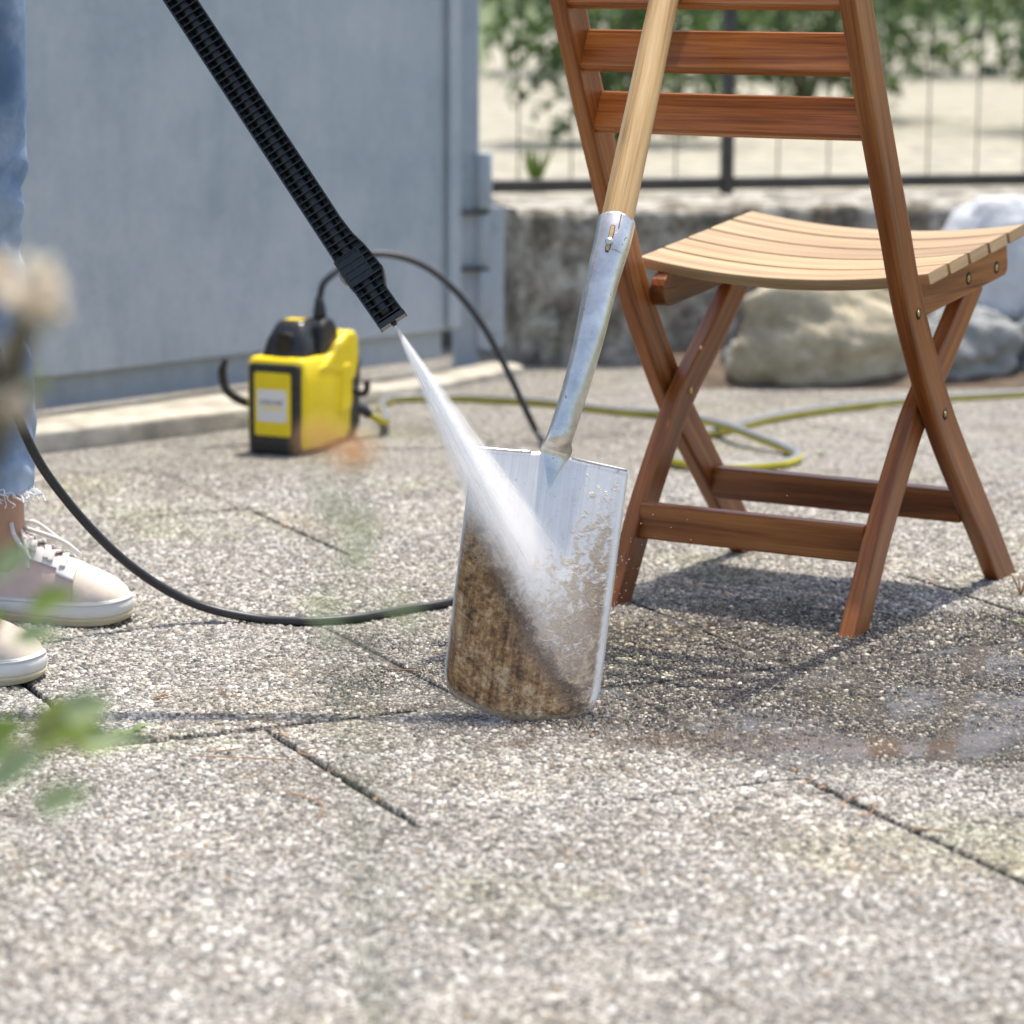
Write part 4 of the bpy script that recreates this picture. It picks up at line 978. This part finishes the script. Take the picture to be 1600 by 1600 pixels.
for k, (off, ln) in enumerate(((-.022, 1.0), (-.004, 1.08), (.014, 1.02), (.031, .85))):
    P = []
    for q in range(7):
        a_ = R(90 + 40 - q * 42 * ln); P.append(HAND + GHd * (off + .004 * q / 6) + (fv * math.sin(a_) + sdv * math.cos(a_)) * .0245)
    g.tube(cr(P, 4), np.linspace(.0095, .0072, 25), 9)
P = [HAND + fv * .02 - GHd * .02 - sdv * .012, HAND - sdv * .024 - GHd * .018, HAND - sdv * .024 - fv * .012 - GHd * .004, HAND - sdv * .014 - fv * .024 + GHd * .008]
g.tube(cr(P, 4), np.linspace(.0105, .008, 13), 9)
g.build('hand_detail', M['skin'], person)
g = G()                                                             # face
for sg in (-1, 1): g.ball((-.585, 3.585 + sg * .030, 1.605), .009, 6, 8)
g.build('eye', M['label'], body)
g = G(); g.tube(cr([(-.583, 3.585, 1.61), (-.570, 3.585, 1.585), (-.560, 3.585, 1.570), (-.572, 3.585, 1.562)], 4), np.linspace(.007, .011, 13), 8); g.build('nose', M['skin'], body)
g = G(); g.tube(cr([(-.582, 3.563, 1.542), (-.573, 3.585, 1.540), (-.582, 3.607, 1.542)], 4), .004, 8); g.build('mouth', M['shoe_pink'], body)
for sg in (-1, 1): g = G(); g.ball((-.66, 3.585 + sg * .078, 1.59), .022, 6, 8, (.7, .3, 1)); g.build('ear', M['skin'], body)
g = G(); g.ball((-.672, 3.585, 1.635), .098, 10, 18, (.95, .92, .98)); g.ball((-.77, 3.585, 1.54), .05, 8, 12, (.8, .8, 2.0)); g.build('hair', M['hair'], body)
g = G(); P = np.array([(-.72, 3.585, .97), (-.715, 3.585, 1.05), (-.71, 3.585, 1.15), (-.69, 3.585, 1.28), (-.685, 3.585, 1.38), (-.678, 3.585, 1.435)]); sx = np.array([.115, .108, .108, .118, .105, .062]); sy = np.array([.172, .155, .150, .172, .170, .072])
g.sweep(P, el[None] * np.stack([sy, sx], -1)[:, None], up=(1, 0, 0), caps=False)
g.tube(cr([(-.685, 3.47, 1.385), (-.695, 3.42, 1.33), (-.712, 3.395, 1.22)], 6), np.linspace(.066, .052, 13), 18, caps=False); g.tube(cr([(-.685, 3.70, 1.385), (-.695, 3.75, 1.33), (-.712, 3.78, 1.22)], 6), np.linspace(.066, .052, 13), 18, caps=False)
g.build('shirt', M['shirt'], person, 0, .002)
rebase(person)

# ================================================================== WATER
NZ = np.array(LP(.001, -.004, .002)); HIT = blade_pt(.165, .45) + bn * .004
jd = HIT - NZ; JL = np.linalg.norm(jd); jd /= JL
def mat_spray():
    k = N('water_spray'); k.t.nodes.remove(k.b); o = k.co('Object'); x, y, z = k.sep(o)
    zz = k.math('MAXIMUM', z, .004); rr = k.math('SQRT', k.math('ADD', k.math('MULTIPLY', x, x), k.math('MULTIPLY', y, y)))
    rad = k.math('ADD', .0016, k.math('MULTIPLY', zz, .150)); q = k.math('DIVIDE', rr, rad)
    fall = k.math('SUBTRACT', 1., k.math('MULTIPLY', q, q), clamp=True);     pw = k.math('POWER', k.math('DIVIDE', .38, k.math('ADD', zz, .012)), 1.25)
    dirv = k.n('CombineXYZ', X=k.math('DIVIDE', x, rad), Y=k.math('DIVIDE', y, rad), Z=k.math('MULTIPLY', z, 3.)).outputs[0]
    st = k.ramp(k.noise(dirv, 4.2, 6, .7), [(.40, .03), (.66, 1.)])
    core = k.math('POWER', fall, 2.2)
    mixd = k.math('ADD', k.math('MULTIPLY', core, .75), k.math('MULTIPLY', k.math('MULTIPLY', fall, st), 1.15))
    d = k.math('MULTIPLY', k.math('MULTIPLY', mixd, pw), 22.)
    d = k.math('MULTIPLY', d, k.math('SUBTRACT', 1., k.smooth(k.math('ADD', z, k.math('MULTIPLY', k.math('SUBTRACT', k.noise(dirv, 2.2, 4), .5), .10)), JL - .10, JL + .012)))
    v = k.n('VolumePrincipled', Color=(.985, .99, 1.0), Density=d, Anisotropy=.2).outputs[0]
    k.t.links.new(v, k.t.nodes['Material Output'].inputs['Volume']); k.m.cycles.volume_step_rate = .5
    return k.m
g = G(); zs_ = np.r_[0, np.linspace(.004, JL + .012, 14)]
g.tube([(0, 0, z) for z in zs_], .0018 + .151 * zs_, 24, up=(0, 1, 0)); spray = g.build('water_spray', mat_spray())
bm = bmesh.new(); bm.from_mesh(spray.data); bmesh.ops.recalc_face_normals(bm, faces=bm.faces); bm.to_mesh(spray.data); bm.free()
spray.matrix_world = Matrix.Translation(NZ) @ Vector(jd).to_track_quat('Z', 'Y').to_matrix().to_4x4()
tag(spray, 'white fan of water shooting from the lance nozzle onto the spade blade', 'spray', None, 'stuff')
# the jet's single threads of water
def mat_thread():
    k = N('water_thread'); k.P(Base_Color=(.93, .95, .97), Roughness=.25, IOR=1.33, Alpha=.30)
    tr = k.n('BsdfTranslucent', Color=(.95, .97, 1.)).outputs[0]; tp = k.n('BsdfTransparent').outputs[0]
    a_ = k.n('MixShader', i0=.5, i1=k.b.outputs[0], i2=tr).outputs[0]; m_ = k.n('MixShader', i0=.55, i1=a_, i2=tp).outputs[0]
    k.t.links.new(m_, k.t.nodes['Material Output'].inputs['Surface']); return k.m
g = G(); e1 = np.cross(jd, bxv); e1 /= np.linalg.norm(e1); e2 = np.cross(jd, e1)
for i in range(260):
    a_ = random.uniform(0, 6.28); q = min(.85, abs(random.gauss(0, .45))); d_ = jd + (e1 * math.cos(a_) + e2 * math.sin(a_)) * q * .150; d_ /= np.linalg.norm(d_)
    L0 = random.uniform(.0, .55) * JL; L1 = min(JL * 1.0, L0 + random.uniform(.10, .5) * JL)
    k_ = (HIT - NZ).dot(bn) / d_.dot(bn); L1 = min(L1, k_ * .99)
    if L1 < L0 + .02: continue
    P = [NZ + d_ * (L0 + (L1 - L0) * t) for t in np.linspace(0, 1, 6)]; w_ = .0004 + .0024 * (L0 + L1) / 2
    g.tube(P, np.array([.15, .8, 1., 1., .7, .1]) * w_ * random.uniform(.6, 1.5), 6)
tag(g.build('water_threads', mat_thread()), 'fine threads of water inside the white jet', 'spray', None, 'stuff')
def mat_mist(dens, seed):
    k = N('mist'); k.t.nodes.remove(k.b); o = k.co('Object')
    l = k.n('VectorMath', {'operation': 'LENGTH'}, i0=o).outputs['Value']
    f = k.math('SUBTRACT', 1., l, clamp=True); f = k.math('POWER', f, 1.6)
    d = k.math('MULTIPLY', f, k.math('MULTIPLY', k.ramp(k.noise(k.map(o, loc=(seed, 0, 0)), 2.2, 4), [(.35, .2), (.65, 1.)]), dens))
    v = k.n('VolumePrincipled', Color=(.985, .99, 1.0), Density=d, Anisotropy=.3).outputs[0]
    k.t.links.new(v, k.t.nodes['Material Output'].inputs['Volume']); k.m.cycles.volume_step_rate = 1.2
    return k.m
def mist(name, label, c, sc, rot, dens, seed):
    g = G(); g.ball((0, 0, 0), 1, 12, 18); o = g.build(name, mat_mist(dens, seed)); o.matrix_world = Matrix.Translation(c) @ rot.to_4x4() @ Matrix.Diagonal((*sc, 1))
    tag(o, label, 'mist', None, 'stuff')
brot = Matrix((bxv, bu, bn)).transposed()
mist('water_mist', 'white burst of mist where the jet strikes the blade', HIT + bn * .010 - bu * .030 + bxv * .012, (.075, .125, .028), brot @ Matrix.Rotation(R(22), 3, 'Z'), 17, 1)
# sheet of muddy water lying between the pebbles
def mat_puddle():
    k = N('muddy_water'); p = k.pos(); wet = wet_mask(k, p); mud = mud_mask(k, p)
    n = k.smooth(k.noise(p, 9, 5, .6), .40, .60)
    al = k.math('MULTIPLY', wet, k.math('ADD', k.math('MULTIPLY', n, .48), k.math('MULTIPLY', mud, .30)), clamp=True)
    k.P(Base_Color=k.mix(mud, (.15, .135, .12), (.15, .11, .08)), Roughness=.04, IOR=1.33, Alpha=al)
    k.bump(k.noise(p, 60, 3), .12, .002); return k.m
g = G(); V = np.array([[(x, y, .00135) for x in np.linspace(-.35, 1.4, 30)] for y in np.linspace(2.75, 4.1, 24)]); g.grid(V)
tag(g.build('puddle', mat_puddle()), 'thin sheet of muddy water on the paving around the spade', 'puddle', None, 'stuff')
# droplets thrown off the blade
def mat_water():
    k = N('water'); k.P(Base_Color=(.97, .98, 1.), Roughness=.03, IOR=1.33, Transmission_Weight=1.); return k.m
g = G(); M['water'] = mat_water()
for i in range(900):
    r_ = abs(random.gauss(0, .09)) + .01; a_ = random.uniform(-2.6, .9)
    p = HIT + bxv * r_ * math.cos(a_) * 1.1 + bu * r_ * math.sin(a_) + bn * abs(random.gauss(.02, .03))
    if p[2] < .004: continue
    s_ = random.uniform(.00025, .0009); v = [p + np.array(q) * s_ for q in ((1, 0, 0), (-1, 0, 0), (0, 1, 0), (0, -1, 0), (0, 0, 1), (0, 0, -1))]
    g.add(v, [(0, 2, 4), (2, 1, 4), (1, 3, 4), (3, 0, 4), (2, 0, 5), (1, 2, 5), (3, 1, 5), (0, 3, 5)], None, True)
for i in range(1500):
    q = random.uniform(.08, 1.02) ** .8 * JL; a_ = random.uniform(0, 6.28); r_ = (.0018 + .150 * q) * random.uniform(.55, 1.35)
    p = NZ + jd * q + (np.cross(jd, bxv) * math.cos(a_) + bxv * math.sin(a_)) * r_
    if (p - HIT).dot(bn) < .002: continue
    s_ = random.uniform(.0002, .0006); v = [p + np.array(c_) * s_ for c_ in ((1, 0, 0), (-1, 0, 0), (0, 1, 0), (0, -1, 0), (0, 0, 1), (0, 0, -1))]
    g.add(v, [(0, 2, 4), (2, 1, 4), (1, 3, 4), (3, 0, 4), (2, 0, 5), (1, 2, 5), (3, 1, 5), (0, 3, 5)], None, True)
tag(g.build('water_droplets', M['water']), 'tiny water droplets flying off the muddy blade', 'droplets', None, 'stuff')

# ================================================================== PLANTS
def leaf(g, base, tip, width, curl=.15, up=(0, 0, 1)):
    b, t = np.array(base), np.array(tip); d = t - b; L = np.linalg.norm(d); d /= L
    s_ = np.cross(d, up); s_ /= np.linalg.norm(s_) + 1e-9; u = np.cross(s_, d); rows = []
    for i in range(9):
        q = i / 8; w_ = width * (math.sin(math.pi * q ** .8) ** .8 if 0 < i < 8 else .02); c = b + d * L * q + u * curl * L * math.sin(math.pi * q)
        rows.append([c - s_ * w_ / 2 + u * w_ * .14, c - s_ * w_ / 4 + u * w_ * .03, c, c + s_ * w_ / 4 + u * w_ * .03, c + s_ * w_ / 2 + u * w_ * .14])
    g.grid(np.array(rows))
def px(x, y, Y): return at_y(x, y, Y)
bush = thing('leafy_shrub', 'out-of-focus green leafy shrub in the lower left foreground', 'shrub', (-.62, 1.78, 0))
root = np.array([-.62, 1.78, 0.])
fl = [((50, 1162, 1.66), (172, 1114, 1.64), .030, 'leaf', None), ((92, 1150, 1.64), (184, 1172, 1.66), .024, 'leaf', None), ((100, 1122, 1.55), (182, 1108, 1.55), .020, 'leaf_pale', None), ((130, 1168, 1.6), (232, 1158, 1.62), .010, 'leaf_pale', None), ((-35, 1188, 1.55), (50, 1140, 1.52), .026, 'leaf', None), ((-10, 1228, 1.46), (80, 1185, 1.44), .022, 'leaf_pale', None),
      ((45, 962, 1.6), (125, 935, 1.58), .018, 'leaf', None), ((-10, 905, 1.5), (60, 868, 1.48), .018, 'leaf_pale', None), ((20, 1010, 1.5), (100, 990, 1.5), .015, 'leaf_pale', None), ((60, 1275, 1.4), (150, 1235, 1.4), .016, 'leaf_pale', None), ((-40, 1010, 1.8), (10, 960, 1.8), .02, 'leaf', None), ((-60, 1090, 1.75), (-5, 1050, 1.72), .025, 'leaf', None)]
for k, (a, b, w_, mt, _) in enumerate(fl):
    A, B = px(*a), px(*b); g = G(); leaf(g, A, B, w_, .04, (0.25, -.75, .6)); g.build('leaf', M[mt], bush)
    g = G(); mid = (root + A) / 2 + np.array([-.05, 0, .08]); g.tube(cr([root + np.array([random.uniform(-.03, .03), random.uniform(-.03, .03), 0]), mid, A], 6), np.linspace(.0035, .0012, 13), 6); g.build('stem', M['bark'], bush)
rebase(bush)
twig = thing('budding_twig', 'blurred brown twig with pale fluffy buds at the left edge in front of the jeans', 'plant', (-.31, 1.28, 0)); root = np.array([-.31, 1.28, 0.])
tw = cr([root, root + np.array([-.005, 0, .25]), px(-60, 860, 1.28), px(-12, 690, 1.28), px(18, 580, 1.28), px(40, 500, 1.28)], 8)
g = G(); g.tube(tw, np.linspace(.0105, .0062, len(tw)), 8); g.build('stem', M['bark'], twig)
for (x, y, Y, r_, mt) in ((46, 462, 1.28, .0150, 'bud'), (-6, 440, 1.30, .0110, 'bud'), (70, 488, 1.24, .010, 'bud'), (24, 645, 1.26, .0095, 'bud'), (58, 610, 1.30, .006, 'leaf_pale'), (8, 560, 1.28, .007, 'bud')):
    c = px(x, y, Y); g = G(); rr = np.random.default_rng(int(x + 99)); 
    for _ in range(34):
        d = rr.normal(size=3); d /= np.linalg.norm(d); leaf(g, c + d * r_ * .2, c + d * r_ * rr.uniform(.8, 1.25), r_ * .55, .25, (d[1], d[2], d[0]))
    g.build('bud', M[mt], twig)
    g = G(); k_ = np.argmin(np.linalg.norm(tw - c, axis=1)); g.tube([tw[k_], c], .0014, 6); g.build('stem', M['bark'], twig)
rebase(twig)
stalk = thing('dry_stalk', 'very blurred thin stalk with an orange seed head before the pressure washer', 'plant', (-.06, 1.16, 0)); root = np.array([-.06, 1.16, 0.])
for (x, y, r_, mt) in ((552, 706, .0095, 'orange_petal'), (492, 690, .0075, 'orange_petal')):
    c = px(x, y, 1.16); g = G(); rr = np.random.default_rng(x)
    for _ in range(16):
        d = rr.normal(size=3); d /= np.linalg.norm(d); leaf(g, c, c + d * r_, r_ * .7, .2, (d[1], d[2], d[0]))
    g.build('seed_head', M[mt], stalk); g = G(); g.tube(cr([root, (root + c) / 2 + np.array([.01, 0, .05]), c], 8), np.linspace(.0016, .0008, 17), 6); g.build('stem', M['leaf_pale'], stalk)
for a, b in (((545, 900, 1.12), (590, 790, 1.12)), ((540, 840, 1.16), (500, 760, 1.16)), ((530, 1010, 1.1), (480, 930, 1.1)), ((660, 990, 1.1), (600, 930, 1.1))):
    g = G(); leaf(g, px(*a), px(*b), .006, .1, (0.2, -.6, .8)); g.build('leaf', M['leaf_pale'], stalk)
rebase(stalk)
# small rosette growing in the joint
rp = at_z(205, 1160, 0); weed = thing('joint_weed', 'small pale green weed growing in the paving joint at the lower left', 'plant', (rp[0], rp[1], -.004))
for k in range(11):
    a_ = k * 2.4; L_ = random.uniform(.016, .034); g = G(); leaf(g, (0, 0, .002), (L_ * math.cos(a_), L_ * .8 * math.sin(a_), random.uniform(.006, .016)), L_ * .55, .25); g.build('leaf', M['leaf_pale'], weed)
for lab, (x, y), r_ in (('tiny green sprig on the paving at the right edge below the twig', (1592, 968), .010), ('tiny moss tuft on the paving between the chair legs', (1283, 706), .009), ('tiny green sprig on the paving right of the far chair leg', (1520, 706), .009)):
    q = at_z(x, y); t = thing('green_sprig', lab, 'plant', (q[0], q[1], 0))
    for k in range(7):
        a_ = k * 2.4; g = G(); leaf(g, (0, 0, 0), (r_ * math.cos(a_), r_ * math.sin(a_), r_ * random.uniform(.3, .9)), r_ * .6, .2); g.build('leaf', M['leaf_pale'], t)
q = at_z(1596, 925); t = thing('dry_twig', 'small dry brown twig standing at the right edge near the chair leg', 'twig', (q[0], q[1], 0))
for k in range(4):
    a_ = k * 1.7; g = G(); g.tube(cr([(0, 0, 0), (.004 * math.cos(a_), .004 * math.sin(a_), .012), (.014 * math.cos(a_), .014 * math.sin(a_), .024 + .004 * k)], 5), .0012, 6); g.build('stem', M['needle'], t)

# ================================================================== LITTER on the paving
def needle(p, q, bend, r=.0008):
    A, B = np.array(p), np.array(q); d = B - A; nrm = np.array([-d[1], d[0], 0]); P = cr([A, (A + B) / 2 + nrm * bend, B], 6); P[:, 2] = .0030 + np.abs(np.linspace(-1, 1, len(P))) * .0012
    g = G(); g.tube(P, r, 5); o = g.build('pine_needle', M['needle']); return o
spec = [((300, 1192), (462, 1197), .05), ((448, 1245), (502, 1290), .2), ((497, 1192), (508, 1175), .5), ((1252, 1228), (1285, 1217), .1), ((1345, 1275), (1372, 1262), -.1), ((640, 1020), (690, 1028), .1), ((600, 1052), (690, 1054), .02), ((880, 1030), (930, 1022), .1), ((1320, 1262), (1350, 1240), .1), ((330, 1185), (380, 1178), .0)]
for a, b, c in spec: needle(at_z(*a), at_z(*b), c)
for _ in range(10):
    x, y = random.uniform(20, 1580), random.uniform(980, 1560); L_ = random.uniform(15, 55); a_ = random.uniform(-.7, .7); needle(at_z(x, y), at_z(x + L_ * math.cos(a_), y + L_ * .5 * math.sin(a_)), random.uniform(-.25, .25), random.uniform(.0005, .0009))
ORD = 'first second third fourth fifth sixth seventh eighth ninth tenth eleventh twelfth thirteenth fourteenth fifteenth sixteenth seventeenth eighteenth nineteenth twentieth'.split()
def number_off(prefix, text, cat, group):
    os_ = [o for o in COL.objects if o.name.split('.')[0] == prefix]
    os_.sort(key=lambda o: (o.data.vertices[0].co.x / o.data.vertices[0].co.y))
    for k, o in enumerate(os_): tag(o, text % ORD[k], cat, group)
number_off('pine_needle', 'thin dry pine needle on the paving, %s from the left of all needles', 'pine needle', 'pine needles scattered on the paving')
bits = [(440, 1146), (455, 1156), (395, 803), (420, 812), (445, 826), (1420, 897), (1450, 906), (1490, 918), (1300, 1230), (80, 1105), (62, 1112), (1365, 1255), (590, 1255), (405, 862), (30, 1125), (835, 1140), (925, 1150), (1250, 1200), (1500, 1180), (960, 1180)]
for k, (x, y) in enumerate(bits):
    p = at_z(x, y, .002); r_ = random.uniform(.003, .007); g = G(); a_ = random.uniform(0, 6.28)
    leaf(g, p, p + np.array([math.cos(a_) * r_ * 2, math.sin(a_) * r_ * 2, random.uniform(0, .003)]), r_ * random.uniform(.5, 1.), .2); o = g.build('leaf_crumb', M['needle'], None, 0, .0006)
number_off('leaf_crumb', 'crumb of dry brown leaf on the paving, %s from the left of the crumbs', 'leaf crumb', 'dry leaf crumbs on the paving')
